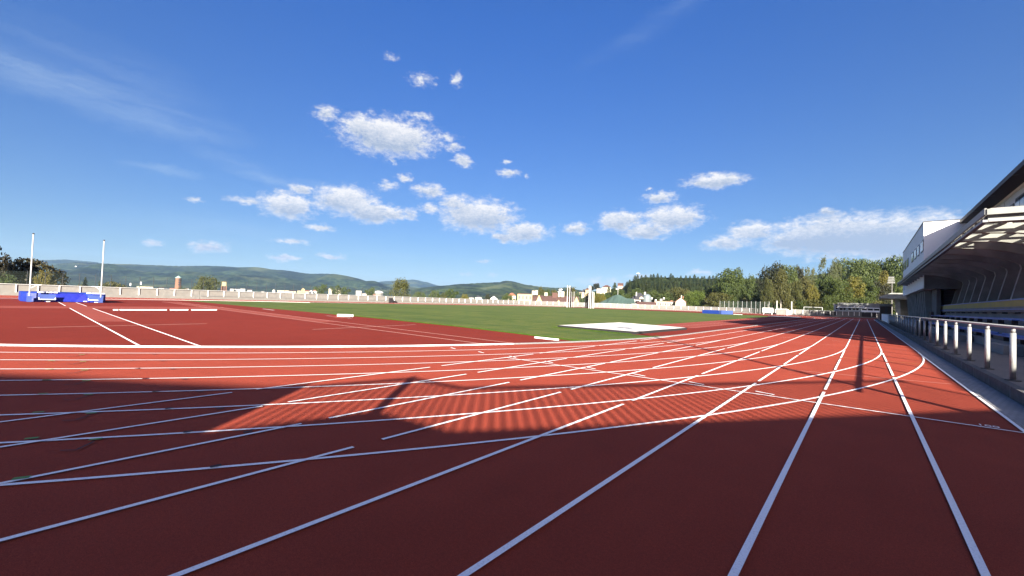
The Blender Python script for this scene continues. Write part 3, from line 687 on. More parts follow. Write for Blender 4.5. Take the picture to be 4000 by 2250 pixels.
zk = on_y(3455, 1197, 108).z; MB().box(k0.x, 108, .2, k1.x, 111, zk).build('wall', 'board_brown', t); MB().box(k0.x-.15, 107.8, zk, k1.x+.1, 111.2, zk+.5).build('roof', 'fascia_metal', t); MB().box(k0.x+.7, 107.96, .3, k0.x+1.1, 107.998, zk-.1).build('door', 'frame_dark', t)

# railing
rl = thing('railing', 'white tubular railing along the kerb of the straight', 'railing', (.75, 30, .24))
ry = [14.53+2.56*k for k in range(-2, 24)]
for y in ry:
    MB().tube((.75, y, .26), (.75, y, 1.30), .052, n=16).build('post', 'post_steel', rl, True)
    MB().tube((.75, y, 1.301), (.75, y, 1.40), .043, n=10).build('collar', 'alu', rl, True)
    MB().tube((.75, y, .238), (.75, y, .262), .13, n=14).build('foot_plate', 'kerb_stone', rl)
MB().tube((.75, 8.5, 1.43), (.75, 104, 1.43), .036, n=12).build('top_rail', 'galv', rl, True)
MB().box(.66, 75.8, .24, .84, 76.2, 1.42).build('end_post', 'plastic_white', rl); MB().box(.73, 76.2, .3, .77, 104, 1.39).build('solid_panel', 'facade', rl)
t = thing('rubbish_bin', 'black rubbish bin standing behind the white railing', 'bin', (1.15, 38.6, .24))
b = MB()
for z, w in ((.24, .25), (.9, .33), (1.02, .33)): pass
b.prism([(1.15+.28*math.cos(R(a)), 38.9+.30*math.sin(R(a))) for a in range(0, 360, 30)], .24, 1.2); b.build('body', 'dark', t, False)
MB().tube((1.15, 38.9, 1.2), (1.15, 38.9, 1.3), .34, .28, n=12).build('lid', 'alu', t)

# ------------------------------------------------------------------ buildings behind the camera that throw the long shadows
SUN = Vector((.66, -.75, .355)).normalized()
AQ = [(-.4, -7.6), (.31, -4.98), (1.75, -4.86), (8.35, 3.94), (16, -2), (16, -14), (3, -17)]
t = thing('terrace_building', 'low plastered terrace building with a barred balustrade behind the start line', 'building', (5, -6, 0))
MB().prism(AQ, -.05, 4.07).build('wall', 'facade_panel', t)
def balus(pts):
    r_, bars, ps = MB(), MB(), MB()
    for (x0, y0), (x1, y1) in zip(pts[:-1], pts[1:]):
        L = math.hypot(x1-x0, y1-y0); a = math.atan2(y1-y0, x1-x0)
        r_.obox(((x0+x1)/2, (y0+y1)/2), L, .07, 4.97, 5.04, a)
        n = max(1, int(L/.165))
        for k in range(n): q = (k+.5)/n; bars.obox((x0+(x1-x0)*q, y0+(y1-y0)*q), .045, .02, 4.07, 4.97, a)
    for x, y in pts[1:2]: ps.obox((x, y), .09, .09, 4.07, 5.08, 0)
    r_.build('hand_rail', 'frame_dark', t); bars.build('balusters', 'frame_dark', t); ps.build('corner_post', 'frame_dark', t)
balus([(-.15, -6.85), (.36, -5.02), (1.72, -4.92), (8.25, 3.8)])
MB().prism([(-.4, -7.6), (-.2, -6.9), (1.2, -8.6), (4, -12), (.6, -12)], 4.07, 5.12).build('shadow_block', 'facade_panel', t)  # unseen block added to darken the left end of the striped shadow
t = thing('sports_hall', 'tall plain sports hall behind the terrace building', 'building', (-2, -26, 0))
MB().prism([(-22, -38.8), (4.1, -19.6), (7.8, -16.9), (17, -27.4), (-14, -50)], -.05, 9.4).build('wall', 'facade_panel', t); MB().prism([(-22.1, -38.9), (4.0, -19.5), (7.8, -16.8), (17.1, -27.4), (-14, -50.2)], 9.4, 9.5).build('roof', 'roof_dark', t)
t = thing('boundary_wall', 'plain concrete wall at the back of the open terrace', 'wall', (8.4, 15, 0))
MB().box(8.4, 3.9, -.05, 8.65, 30.6, 4.6).build('wall', 'concrete_dark', t)
t = thing('floodlight_mast', 'slim floodlight mast with a crossbar of lamps by the boundary wall', 'mast', (8.6, .6, 0))
MB().tube((8.6, .5, 0), (8.6, .5, 12.1), .12, .075).build('pole', 'galv', t); MB().obox((8.6, .5), 1.1, .3, 11.95, 12.25, R(48)).build('lamp_bar', 'frame_dark', t)

# ------------------------------------------------------------------ club building at the far end
CYB = 163.0
def cb(u, v, Y=CYB): return on_y(u, v, Y)
t = thing('club_building', 'low grey club building with a white signboard at the end of the straight', 'building', (*cb(3350, 1220).to_tuple()[:2], 0))
xa, xb_, xc = cb(3256, 1215).x, cb(3274, 1215).x, cb(3437, 1215).x
zr = cb(3350, 1184).z; zf = cb(3350, 1201).z
MB().box(xb_, CYB, -.1, xc, CYB+7, zf).build('wall', 'clubhouse', t); MB().box(xa, CYB+1, -.1, xb_, CYB+6, cb(3265, 1189).z).build('annex_wall', 'clubhouse', t)
MB().box(xb_-.1, CYB-.7, zf, xc, CYB+7, zr).build('roof', 'fascia_metal', t)
MB().box(xa-.2, CYB+.8, cb(3265, 1189).z, xb_-.1, CYB+6, cb(3265, 1186.5).z).build('annex_roof', 'fascia_metal', t)
MB().box(xb_-.3, CYB-.8, zf-.16, xc, CYB-.7, zf+.02).build('gutter', 'facade', t)
for u0, u1, va, vb in ((3279, 3292, 1203, 1211), (3294, 3304, 1203, 1211), (3313, 3326, 1203, 1211), (3330, 3342, 1203, 1211), (3344, 3355, 1203, 1212), (3390, 3410, 1206, 1214), (3414, 3435, 1206, 1215), (3366, 3386, 1207, 1213)):
    a, e = cb(u0, vb), cb(u1, va); f = MB().box(a.x-.1, CYB-.05, a.z-.1, e.x+.1, CYB-.001, e.z+.08).build('window', 'facade', t); MB().box(a.x, CYB-.08, a.z, e.x, CYB-.051, e.z).build('pane', 'dark', f)
a, e = cb(3263, 1208), cb(3272, 1194); f = MB().box(a.x-.1, CYB+.95, a.z-.1, e.x+.05, CYB+.999, e.z+.1).build('window', 'facade', t); MB().box(a.x, CYB+.92, a.z, e.x, CYB+.949, e.z).build('pane', 'dark', f)
a, e = cb(3365, 1216.5), cb(3437, 1214.5); MB().box(a.x, CYB-1.6, a.z-.1, e.x, CYB-.1, e.z+.05).build('counter', 'facade', t)
a, e = cb(3336, 1200.5), cb(3376, 1195); sg = MB().box(a.x, CYB-.9, a.z, e.x, CYB-.801, e.z).build('signboard', 'plastic_white', t)
b = MB(); L = e.x-a.x; zc = (a.z+e.z)/2
for s0, s1 in ((.06, .2), (.22, .30), (.32, .44), (.52, .58), (.6, .75), (.77, .86), (.88, .94)): b.box(a.x+L*s0, CYB-.93, zc-.13, a.x+L*s1, CYB-.902, zc+.13)
b.build('lettering', 'concrete_dark', sg)
# far floodlight
m0 = spot(3484, 1146, 190)
t = thing('floodlight_mast', 'far floodlight mast with two banks of lamps in front of the trees', 'mast', (m0.x, m0.y, 0))
zt = spot(3484, 1083, 190).z; MB().tube((m0.x, m0.y, 0), (m0.x, m0.y, zt-1), .18, .11).build('pole', 'concrete_dark', t)
q = MB()
for k in range(4): q.obox((m0.x-.2, m0.y), 1.9-.15*k, .4, zt-2.0+.6*k, zt-1.65+.6*k, 0)
q.build('lamp_bank', 'roof_sheet', t)
# goal frame and low rail by the trees
e = spot(3160, 1210, 178); t = thing('goal_frame', 'white goal frame with netting behind the shaded end fence', 'goal', (e.x, e.y, 0))
x0, x1 = on_y(3140, 1207, e.y).x, on_y(3212, 1207, e.y).x; zg = on_y(3170, 1200, e.y).z
q = MB(); q.tube((x0, e.y, 0), (x0, e.y, zg), .09); q.tube((x1, e.y, 0), (x1, e.y, zg), .09); q.tube((x0, e.y, zg), (x1, e.y, zg), .09); q.build('goal_posts', 'galv', t)
MB().face([(x0, e.y+.2, 0), (x1, e.y+.2, 0), (x1, e.y+.2, zg-.1), (x0, e.y+.2, zg-.1)]).build('net', 'net_thin', t)

# ------------------------------------------------------------------ vegetation
def leaf(b, p, s, r):
    d = Vector((r.gauss(0, 1), r.gauss(0, 1), r.gauss(0, .7))).normalized(); a = d.orthogonal().normalized(); e = d.cross(a)
    q = r.uniform(0, 6.28); a, e = a*math.cos(q)+e*math.sin(q), e*math.cos(q)-a*math.sin(q); s1 = s*r.uniform(.6, 1.15); s2 = s1*r.uniform(.5, .85)
    b.face([p-a*s1, p-e*s2+d*s*.12, p+a*s1, p+e*s2+d*s*.12])
def unit(r):
    while 1:
        v = Vector((r.uniform(-1, 1), r.uniform(-1, 1), r.uniform(-1, 1)))
        if .05 < v.length < 1: return v.normalized()
PROTO = {}
def broadleaf(kind, seed, lm, blobs, n, ls, bark='bark', trunk=True, th=.42, core=0, hang=0):
    """unit tree: 1 m high, crown about 1 m wide; blobs = (x,y,z,rx,rz)"""
    r = random.Random(seed); root = bpy.data.objects.new(kind+'_tree', None); col.objects.link(root)
    b = MB()
    if trunk:
        b.tube((0, 0, -.02), (.01, 0, th), .022, .014, 8, False)
        for x, y, z, rx, rz in blobs[:9]: b.tube((.01, 0, th*r.uniform(.6, 1)), (x*.8, y*.8, z), .010, .003, 5, False)
        b.build('trunk', bark, root)
    b = MB(); tot = sum(rx*rx*rz for _, _, _, rx, rz in blobs)
    for x, y, z, rx, rz in blobs:
        k = max(12, int(n*rx*rx*rz/tot)); subs = [unit(r) for _ in range(9)]
        for i in range(k):
            u = unit(r) if r.random() < .45 else (r.choice(subs)+unit(r)*.45)
            u = u*(r.uniform(.55, 1.08))
            p = Vector((x+u.x*rx, y+u.y*rx, z+u.z*rz)); leaf(b, p, ls, r)
            if hang and r.random() < .6:
                for q in range(3): p = p-Vector((r.gauss(0, .006), r.gauss(0, .006), hang*r.uniform(.5, 1))); leaf(b, p, ls*.8, r)
    b.build('crown', lm, root); PROTO[kind] = root; return root
def blobset(seed, n, w=.42, z0=.3, z1=.92, br=.16, shape='round'):
    r = random.Random(seed); out = []
    for i in range(n):
        t = (i+.5)/n; z = z0+(z1-z0)*t
        if shape == 'round': ww = w*math.sqrt(max(.05, 1-((t-.42)/.62)**2))
        elif shape == 'cone': ww = w*(1-t*.85)
        elif shape == 'wide': ww = w*(1 if t < .6 else 1-(t-.6)*1.4)
        else: ww = w
        a = i*2.4+r.uniform(-.4, .4); q = ww*(.25+.75*math.sqrt(r.random())); k = br*r.uniform(.7, 1.25)
        out.append((q*math.cos(a), q*math.sin(a), z, k, k*r.uniform(.55, .8)))
    return out
broadleaf('oak', 1, 'leaf_green', blobset(1, 26), 6500, .022)
broadleaf('dark_oak', 2, 'leaf_dark', blobset(2, 28, .45, .26, .9, .17, 'wide'), 6500, .022)
broadleaf('maple', 3, 'leaf_maple', blobset(3, 30, .44, .12, .9, .15, 'wide'), 7500, .024)
broadleaf('olive', 4, 'leaf_olive', blobset(4, 26, .43, .18, .9, .16), 6500, .022)
broadleaf('pale', 5, 'leaf_pale', blobset(5, 24, .36, .34, .95, .12, 'tall'), 3800, .018)
broadleaf('birch', 6, 'leaf_olive', blobset(6, 22, .30, .34, .95, .12, 'cone'), 3600, .018, 'birch_bark', True, .75, 0, .03)
broadleaf('yellow', 7, 'leaf_yellow', blobset(7, 24, .40, .2, .92, .15), 5500, .022)
broadleaf('willow', 8, 'leaf_bright', blobset(8, 26, .44, .3, .86, .18, 'wide'), 5200, .02, 'bark', True, .4, 0, .045)
broadleaf('poplar', 9, 'leaf_green', blobset(9, 20, .22, .16, .96, .12, 'tall'), 3200, .022)
broadleaf('shrub', 10, 'leaf_olive', blobset(10, 14, .42, .2, .75, .24, 'wide'), 2600, .035, trunk=True, th=.3)
broadleaf('green', 12, 'leaf_green', blobset(12, 30, .42, .12, .93, .15), 7000, .021)
def conifer(kind, seed, lm, n=1500):
    r = random.Random(seed); root = bpy.data.objects.new(kind+'_tree', None); col.objects.link(root)
    MB().tube((0, 0, -.02), (0, 0, .97), .016, .002, 6, False).build('trunk', 'bark', root); b = MB()
    for i in range(n):
        t = r.random()**.8; z = .08+.92*t; w = .22*(1-t)**.72*(.8+.2*math.sin(t*45+seed))+.012; a = r.uniform(0, 6.28); q = w*math.sqrt(r.uniform(.15, 1))
        c, s = math.cos(a), math.sin(a); L = .05*(1.15-t); dz = -.022
        p = Vector((q*c, q*s, z)); o = Vector((c, s, 0)); e = Vector((-s, c, 0))*L*.45
        b.face([p-o*L*.3, p+e+Vector((0, 0, dz*.4)), p+o*L+Vector((0, 0, dz)), p-e+Vector((0, 0, dz*.4))])
    b.build('crown', lm, root); PROTO[kind] = root
conifer('spruce', 1, 'needle'); conifer('larch', 2, 'needle', 1300)
USED = set()
def tree(kind, u, vt, D, wpx, label, cat='tree', zb=-.3, group=None, vb=None, name=None, rz=None):
    p = spot(u, vt, D); h = p.z-zb; w = wpx*scale_at(u, vt, D)
    if vb is not None: zb = spot(u, vb, D).z; h = p.z-zb
    pr = PROTO[kind]; wk = {'spruce': .40, 'larch': .40, 'poplar': .5, 'birch': .72, 'pale': .8}.get(kind, .98)
    loc = (p.x, p.y, zb); s = (w/wk, w/wk, h/.99); rz = rnd.uniform(0, 6.28) if rz is None else rz
    if kind not in USED:
        USED.add(kind); o = pr; o.location = loc; o.scale = s; o.rotation_euler = (0, 0, rz)
    else: o = dup(pr, loc, s, rz)
    for k in ('label', 'category', 'group'):
        if k in o: del o[k]
    o.name = name or ('bush' if cat == 'bush' else {'spruce': 'spruce_tree', 'larch': 'larch_tree', 'birch': 'birch_tree', 'poplar': 'poplar_tree', 'willow': 'willow_tree', 'maple': 'maple_tree', 'oak': 'oak_tree', 'dark_oak': 'oak_tree'}.get(kind, 'leafy_tree'))
    return tag(o, label, cat, group)
# behind the far straight
tree('maple', -52, 940, 112, 150, 'big dark maple cut off by the picture edge', zb=-3)
tree('maple', 134, 1008, 116, 185, 'dark maple with yellowing leaves right behind the vault mat', zb=-4)
tree('yellow', 175, 1056, 110, 60, 'yellow leafed young tree growing against the dark maple', zb=-3)
tree('green', 30, 1072, 109, 90, 'low green tree between the two dark maples', zb=-3)
tree('spruce', 334, 1082, 122, 40, 'small lone spruce peeping over the fence between the vault uprights', zb=-3)
for u, vt, w, lb in ((258, 1100, 70, 'low bush to the left of the lone spruce'), (310, 1098, 50, 'low bush touching the lone spruce'), (440, 1086, 90, 'broad bush just right of the second vault upright'), (480, 1098, 60, 'low bush between the vault upright and the brick tower'), (720, 1113, 60, 'low bush left of the round tree before the water tower')):
    tree('shrub', u, vt, 135, w, lb, 'bush', zb=-3)
tree('olive', 812, 1081, 190, 100, 'round green tree left of the yellow water tower', zb=-6); tree('shrub', 766, 1110, 180, 50, 'bush at the foot of the round tree near the water tower', 'bush', zb=-5)
tree('poplar', 1255, 1114, 240, 44, 'bushy poplar at the left of the two pale tower blocks', zb=-7); tree('poplar', 1312, 1118, 250, 34, 'thin poplar in front of the two pale tower blocks', zb=-7); tree('poplar', 1347, 1124, 250, 30, 'small poplar to the right of the two tower blocks', zb=-7)
tree('poplar', 1446, 1126, 250, 34, 'small poplar between the white block and the oval white roof', zb=-7)
tree('olive', 1567, 1089, 165, 84, 'large olive green tree standing alone above the dark bins', zb=-5)
for u, vt, w, k, lb in ((1700, 1136, 50, 'oak', 'small tree to the left of the pointed poplar'), (1763, 1133, 40, 'poplar', 'pointed poplar in front of the nearer green hill'), (1735, 1143, 40, 'olive', 'small tree touching the pointed poplar'), (1815, 1147, 40, 'yellow', 'small yellowish tree left of the dark roofed houses'), (1640, 1140, 60, 'oak', 'low tree right of the large olive tree'), (1990, 1148, 60, 'green', 'low tree by the orange roofed house')):
    tree(k, u, vt, 260, w, lb, zb=-8)
tree('dark_oak', 1906, 1146, 280, 28, 'small dark round tree above the white village roofs', zb=-8)
for u, vt, w, k, D, lb in ((2115, 1122, 40, 'olive', 300, 'tree showing between the cream chimneys'), (2140, 1128, 36, 'green', 300, 'tree behind the middle cream chimney'), (2165, 1132, 40, 'olive', 320, 'tree left of the brown roof tower'), (2230, 1122, 60, 'olive', 260, 'tree seen through the hammer cage netting'), (2262, 1140, 40, 'green', 260, 'green tree inside the outline of the hammer cage')):
    tree(k, u, vt, D, w, lb, zb=-8)
# around the slope houses
tree('dark_oak', 2330, 1106, 420, 30, 'dark round tree crowning the slope of houses', vb=1140); tree('dark_oak', 2311, 1116, 420, 16, 'tiny dark tree left of the round dark tree', vb=1140)
tree('yellow', 2345, 1142, 220, 60, 'autumn tree beside the hammer cage on the slope', zb=-5); tree('spruce', 2402, 1104, 300, 60, 'tall spruce next to the orange house on the slope', zb=-3); tree('spruce', 2378, 1120, 290, 50, 'dark spruce below the brown roofed villa', zb=-3); tree('green', 2424, 1130, 260, 60, 'broad tree below the orange house', zb=-4); tree('green', 2372, 1150, 230, 60, 'green tree left of the net covered hall', zb=-4); tree('green', 2310, 1140, 240, 50, 'green tree right behind the hammer cage', zb=-4)
# wooded hill: rows of conifers
sky = [(2425, 1128), (2440, 1110), (2462, 1084), (2480, 1076), (2500, 1072), (2530, 1065), (2555, 1070), (2570, 1066), (2600, 1072), (2622, 1068), (2650, 1078), (2690, 1069), (2720, 1076), (2740, 1073), (2760, 1076), (2780, 1075), (2810, 1080), (2900, 1090)]
def skyv(u):
    for (a, va), (c, vc) in zip(sky[:-1], sky[1:]):
        if a <= u <= c: return va+(vc-va)*(u-a)/(c-a)
    return 1100
for row in range(6):
    D = 430-38*row; n = 26
    for i in range(n):
        u = 2432+row*2+(i+rnd.uniform(-.3, .3))*(400/n)
        if u > 2880: continue
        v = skyv(u)+row*15+rnd.uniform(-3, 7)
        tree('spruce' if rnd.random() < .6 else 'larch', u, v, D+rnd.uniform(-10, 10), rnd.uniform(32, 44), 'dark conifer in the dense wood covering the hill', 'conifer', vb=v+rnd.uniform(52, 66), group='conifers of the wooded hill')
for u, vt, w, k, D, lb in ((2640, 1122, 70, 'olive', 250, 'reddish olive tree at the foot of the conifer hill'), (2600, 1143, 80, 'green', 235, 'broad green tree above the flat cream house'), (2545, 1135, 70, 'green', 245, 'broad tree behind the domed villa'), (2480, 1128, 70, 'green', 250, 'broad tree above the dark hipped roof'), (2680, 1130, 60, 'olive', 245, 'olive tree behind the bright willow'), (2800, 1120, 90, 'green', 235, 'green tree between the willow and the big maple')):
    tree(k, u, vt, D, w, lb, zb=-3)
tree('willow', 2716, 1131, 190, 84, 'bright green rounded willow beside the small gabled house', zb=-2)
tree('shrub', 2690, 1185, 172, 26, 'small pointed shrub at the foot of the bright willow', 'bush', zb=-1)
tree('olive', 2806, 1143, 183, 110, 'low olive tree in front of the tall maple', zb=-1)
tree('oak', 2857, 1050, 215, 120, 'tall broad oak rising at the end of the conifer hill', zb=-2)
tree('green', 2930, 1077, 235, 76, 'bluish green tree in the gap between the two tall oaks', zb=-2); tree('green', 2895, 1110, 195, 80, 'mid height tree below the bluish gap', zb=-1)
tree('dark_oak', 3024, 1030, 205, 125, 'very dark tall tree in the middle of the wood', zb=-1)
tree('birch', 3002, 1092, 172, 62, 'slender birch with a pale trunk near the white frame', zb=-.3); tree('birch', 3052, 1055, 174, 80, 'taller birch with a bare white trunk beside the gate', zb=-.3)
tree('oak', 3082, 1038, 205, 80, 'full crowned oak just right of the tall birch', zb=-1); tree('dark_oak', 3118, 1042, 215, 60, 'dark narrow crowned tree next to the full oak', zb=-1)
tree('pale', 3134, 1040, 230, 52, 'pale wispy tree left of the tall poplar-like tree', zb=-1); tree('pale', 3172, 1046, 240, 40, 'small pale tree in the dip of the skyline', zb=-1)
tree('pale', 3232, 1005, 245, 62, 'tallest pale tree standing out above the skyline', zb=0); tree('pale', 3264, 1030, 240, 40, 'pale tree leaning on the tallest pale tree', zb=0)
tree('birch', 3110, 1100, 180, 70, 'drooping birch behind the fence near the gate', zb=-.3); tree('olive', 3150, 1085, 190, 80, 'reddish olive tree right of the drooping birch', zb=-.5); tree('yellow', 3172, 1110, 184, 50, 'yellowish small tree before the olive tree', zb=-.5)
tree('green', 3225, 1078, 190, 110, 'broad deep green tree above the goal frame', zb=-.5); tree('green', 3282, 1090, 186, 90, 'green tree above the annex of the club building', zb=-.5)
tree('yellow', 3338, 1078, 190, 80, 'golden autumn tree above the white signboard', zb=-.3); tree('green', 3392, 1082, 195, 70, 'green tree right of the golden autumn tree', zb=-.3)
tree('oak', 3330, 1012, 270, 140, 'large rounded oak on the hill crest', zb=2); tree('oak', 3395, 1016, 275, 120, 'rounded oak joined to the crest oak', zb=2); tree('dark_oak', 3440, 1018, 280, 100, 'dark brownish tree on the crest near the office block', zb=2); tree('oak', 3505, 1003, 275, 120, 'big oak partly hidden by the white office block', zb=2)
tree('yellow', 3455, 1055, 225, 46, 'yellow birch-like tree near the far floodlight', zb=0); tree('dark_oak', 3440, 1098, 200, 90, 'shaded dark tree behind the small shelter', zb=-.3); tree('green', 3515, 1085, 215, 80, 'green tree between the floodlight and the office block', zb=0)
for i, (u, vt, w) in enumerate(((2965, 1150, 60), (3085, 1165, 60), (3130, 1168, 60), (3180, 1160, 70), (3245, 1155, 80), (3305, 1165, 70), (3370, 1160, 80), (3425, 1165, 60), (2870, 1165, 70), (2920, 1158, 70))):
    tree('shrub' if i % 2 else 'green', u, vt, 178+i, w, 'low leafy undergrowth bush along the foot of the wood', 'bush', zb=-.3, group='undergrowth bushes along the wood')
for kind, x, y, h, w_ in (('oak', 11.5, 101, 12.5, 7), ('oak', 20, 112, 20, 13), ('green', 30, 118, 22, 14), ('oak', 26, 100, 18, 12), ('green', 16, 121, 17, 10), ('oak', 22, 91, 16, 11), ('green', 28, 138, 18, 13), ('oak', 40, 128, 23, 16), ('green', 21, 130, 18, 11), ('oak', 34, 104, 22, 13), ('green', 24, 121, 21, 12), ('oak', 36, 142, 22, 14), ('green', 14, 153, 11, 9), ('oak', 19, 147, 15, 11), ('green', 24, 145, 18, 12), ('oak', 10, 158, 8, 8), ('oak', 31, 133, 23, 14), ('green', 27, 128, 22, 12)):  # unseen trees added to shade the far straight and the club building
    o = dup(PROTO[kind], (x, y, 0), (w_, w_, h), rnd.uniform(0, 6)); o.name = 'tall_tree'; tag(o, 'tall leafy tree standing hidden behind the grandstand buildings', 'tree', 'tall trees behind the grandstand')
for k, o in PROTO.items():
    if k not in USED: print('unused proto', k)

# ------------------------------------------------------------------ hills
def ridge(name, pts, D, m, depth, amp, zb=-9, back=.35, seed=0):
    b = MB(); us = []; u = pts[0][0]; du = 5
    while u <= pts[-1][0]: us.append(u); u += du
    def v_at(u):
        for (a, va), (c, vc) in zip(pts[:-1], pts[1:]):
            if a <= u <= c:
                q = (u-a)/(c-a); q = q*q*(3-2*q)*.5+q*.5; return va+(vc-va)*q
        return pts[-1][1]
    ns = 26
    for u in us:
        p = spot(u, v_at(u), D); d = Vector((p.x-CX, p.y, 0)).normalized()
        for k in range(ns+1):
            t = k/ns
            if t <= .78: s = t/.78; dist = D-depth*(1-s); z = zb+(p.z-zb)*(s**1.15)
            else: s = (t-.78)/.22; dist = D+depth*back*s; z = zb+(p.z-zb)*(1-s)**1.2
            q = Vector((CX+d.x*dist, d.y*dist, 0)); env = min(1, 4*t)*(1 if t < .78 else 1-s)
            nz = mnoise.fractal(Vector((q.x/(amp*22)+seed, q.y/(amp*22), 0)), 1.0, 2.0, 3)*amp*2.0*(4*min(s, 1-s) if t <= .78 else 0)+(mnoise.noise(Vector((u/11, seed, 3)))+.7*mnoise.noise(Vector((u/4.3, seed, 9))))*amp*.16*max(0, 1-abs(t-.78)*9)
            b.v.append((q.x, q.y, z+nz*env))
    n = ns+1
    for i in range(len(us)-1):
        for k in range(ns): b.f.append((i*n+k, i*n+k+n, i*n+k+n+1, i*n+k+1))
    o = b.build(name, m); struct(o)
ridge('far_hill', [(-500, 1045), (-200, 1030), (0, 1019), (50, 1021), (147, 1015), (252, 1013), (349, 1020), (408, 1028), (520, 1038), (700, 1060), (900, 1100)], 6200, 'forest_far', 1500, 26, seed=1)
ridge('long_hill', [(-500, 1110), (-100, 1075), (120, 1048), (240, 1028), (300, 1022), (360, 1026), (408, 1029), (505, 1031.7), (582, 1035), (699, 1038.5), (796, 1037), (854, 1038.5), (1000, 1047), (1097, 1053.5), (1213, 1068), (1280, 1068), (1330, 1077), (1407, 1096), (1466, 1100), (1520, 1110), (1620, 1128), (1760, 1150)], 4300, 'forest_far', 2300, 22, seed=4)
ridge('blue_hill', [(1380, 1130), (1466, 1101), (1510, 1097), (1574, 1093), (1617, 1091), (1660, 1100), (1714, 1115), (1800, 1140)], 6500, 'forest_far', 1300, 20, seed=9)
ridge('green_hill', [(1500, 1150), (1600, 1128), (1718, 1117), (1815, 1108.5), (1893, 1104), (1951, 1102), (1975, 1096), (2000, 1098), (2058, 1112), (2116, 1120), (2175, 1124), (2217, 1122.5), (2268, 1133), (2330, 1150), (2420, 1180)], 2500, 'forest_mid', 1300, 15, seed=15)
ridge('slope_hill', [(2240, 1175), (2280, 1158), (2330, 1135), (2400, 1126), (2430, 1126), (2460, 1098), (2520, 1082), (2700, 1084), (2850, 1090), (3000, 1085), (3150, 1075), (3300, 1055), (3450, 1045), (3700, 1050), (3900, 1080)], 440, 'forest_mid', 190, 2.5, zb=-6, seed=21)

# ------------------------------------------------------------------ town
def house(name, label, u0, u1, vt, vb, D, wall, roof=None, kind='flat', vr=None, group=None, win=0, depth=None, cat='house', base=-9, floors=1):
    """wall block facing the stadium between columns u0,u1; vt wall top, vr ridge top"""
    um = (u0+u1)/2; p = spot(um, vb, D); d = Vector((p.x-CX, p.y, 0)).normalized(); s = Vector((-d.y, d.x, 0))
    if s.dot(AR) < 0: s = -s
    w = (u1-u0)*scale_at(um, vt, D)*1.0; k = abs(s.dot(AR)); w = w/max(.3, k)*1.0
    w = (spot(u1, vt, D)-spot(u0, vt, D)).length; h1 = spot(um, vt, D).z; hr = spot(um, vr, D).z if vr else h1; dp = depth or max(6, w*.6); a = math.atan2(s.y, s.x)
    t = thing(name, label, cat, (p.x, p.y, base), group); c = p+d*dp/2
    MB().obox(c, w, dp, base, h1, a).build('wall', wall, t)
    def q(x, y, z): v = p+s*x+d*y; return (v.x, v.y, z)
    if kind == 'flat': MB().obox(c, w+.3, dp+.3, h1, h1+.02*w+.15, a).build('roof', roof or wall, t)
    elif kind == 'gable':   # ridge runs across the view
        o = w/2+.4; b = MB(); b.sweep([q(-o, -.4, h1), q(-o, dp/2, hr), q(-o, dp+.4, h1)], s*(2*o)); b.build('roof', roof, t)
    elif kind == 'front':   # gable end faces the stadium
        b = MB(); b.sweep([q(-w/2-.4, -.3, h1), q(w/2+.4, -.3, h1), q(0, -.3, hr)], d*(dp+.6)); b.build('roof', roof, t)
        b = MB(); b.sweep([q(-w/2, -.35, h1), q(w/2, -.35, h1), q(0, -.35, hr-.12*(hr-h1))], d*.04); b.build('gable', wall, t)
    elif kind == 'hip':
        b = MB(); o = w/2+.5; z0, z1 = h1, hr
        P = [q(-o, -.5, z0), q(o, -.5, z0), q(o, dp+.5, z0), q(-o, dp+.5, z0), q(-w*.12, dp/2, z1), q(w*.12, dp/2, z1)]
        b.v = [tuple(x) for x in P]; b.f = [(0, 1, 5, 4), (1, 2, 5), (2, 3, 4, 5), (3, 0, 4), (3, 2, 1, 0)]; b.build('roof', roof, t)
    if win:
        zt = h1-.12*(h1-spot(um, vb, D).z); zb = spot(um, vb, D).z; fh = (zt-zb)/floors
        for f_ in range(floors):
            for i in range(win):
                x = -w/2+w*(i+.5)/win; ww = w/win*.26
                b = MB(); b.sweep([q(x-ww, -.03, zb+fh*f_+fh*.3), q(x+ww, -.03, zb+fh*f_+fh*.3), q(x+ww, -.03, zb+fh*f_+fh*.85), q(x-ww, -.03, zb+fh*f_+fh*.85)], d*.025); b.build('window', 'frame_dark', t)
    return t, q, w, dp, h1, hr, d, s
def addbox(t, u0, u1, vt, vb, D, m, name, dp=1.5):
    a, e = spot(u0, vb, D), spot(u1, vt, D); c = (a+e)/2; d = Vector((c.x-CX, c.y, 0)).normalized(); s = Vector((-d.y, d.x, 0))
    w = math.hypot(e.x-a.x, e.y-a.y); MB().obox((c.x, c.y), w, dp, a.z, e.z, math.atan2(s.y, s.x)).build(name, m, t)
# brick tower with the green cap
p = spot(695, 1130, 900); t = thing('brick_tower', 'tall brick tower with a pale green cap far behind the fence', 'tower', (p.x, p.y, -9))
zc = spot(695, 1086, 900).z; zp = spot(695, 1077, 900).z; r0 = 10.5*scale_at(695, 1100, 900)
MB().tube((p.x, p.y, -9), (p.x, p.y, zc), r0*1.08, r0*.86, 12).build('shaft', 'brick', t); MB().tube((p.x, p.y, zc), (p.x, p.y, zc+.6), r0*1.02, r0*1.02, 12).build('cornice', 'copper_green', t); MB().tube((p.x, p.y, zc+.6), (p.x, p.y, zp), r0*.98, .2, 12).build('cap', 'copper_green', t)
q = MB()
for k in range(3): q.box(p.x+r0*.92, p.y-.9, zc-4-4*k, p.x+r0*1.02, p.y+.9, zc-2-4*k)
q.build('window', 'frame_dark', t)
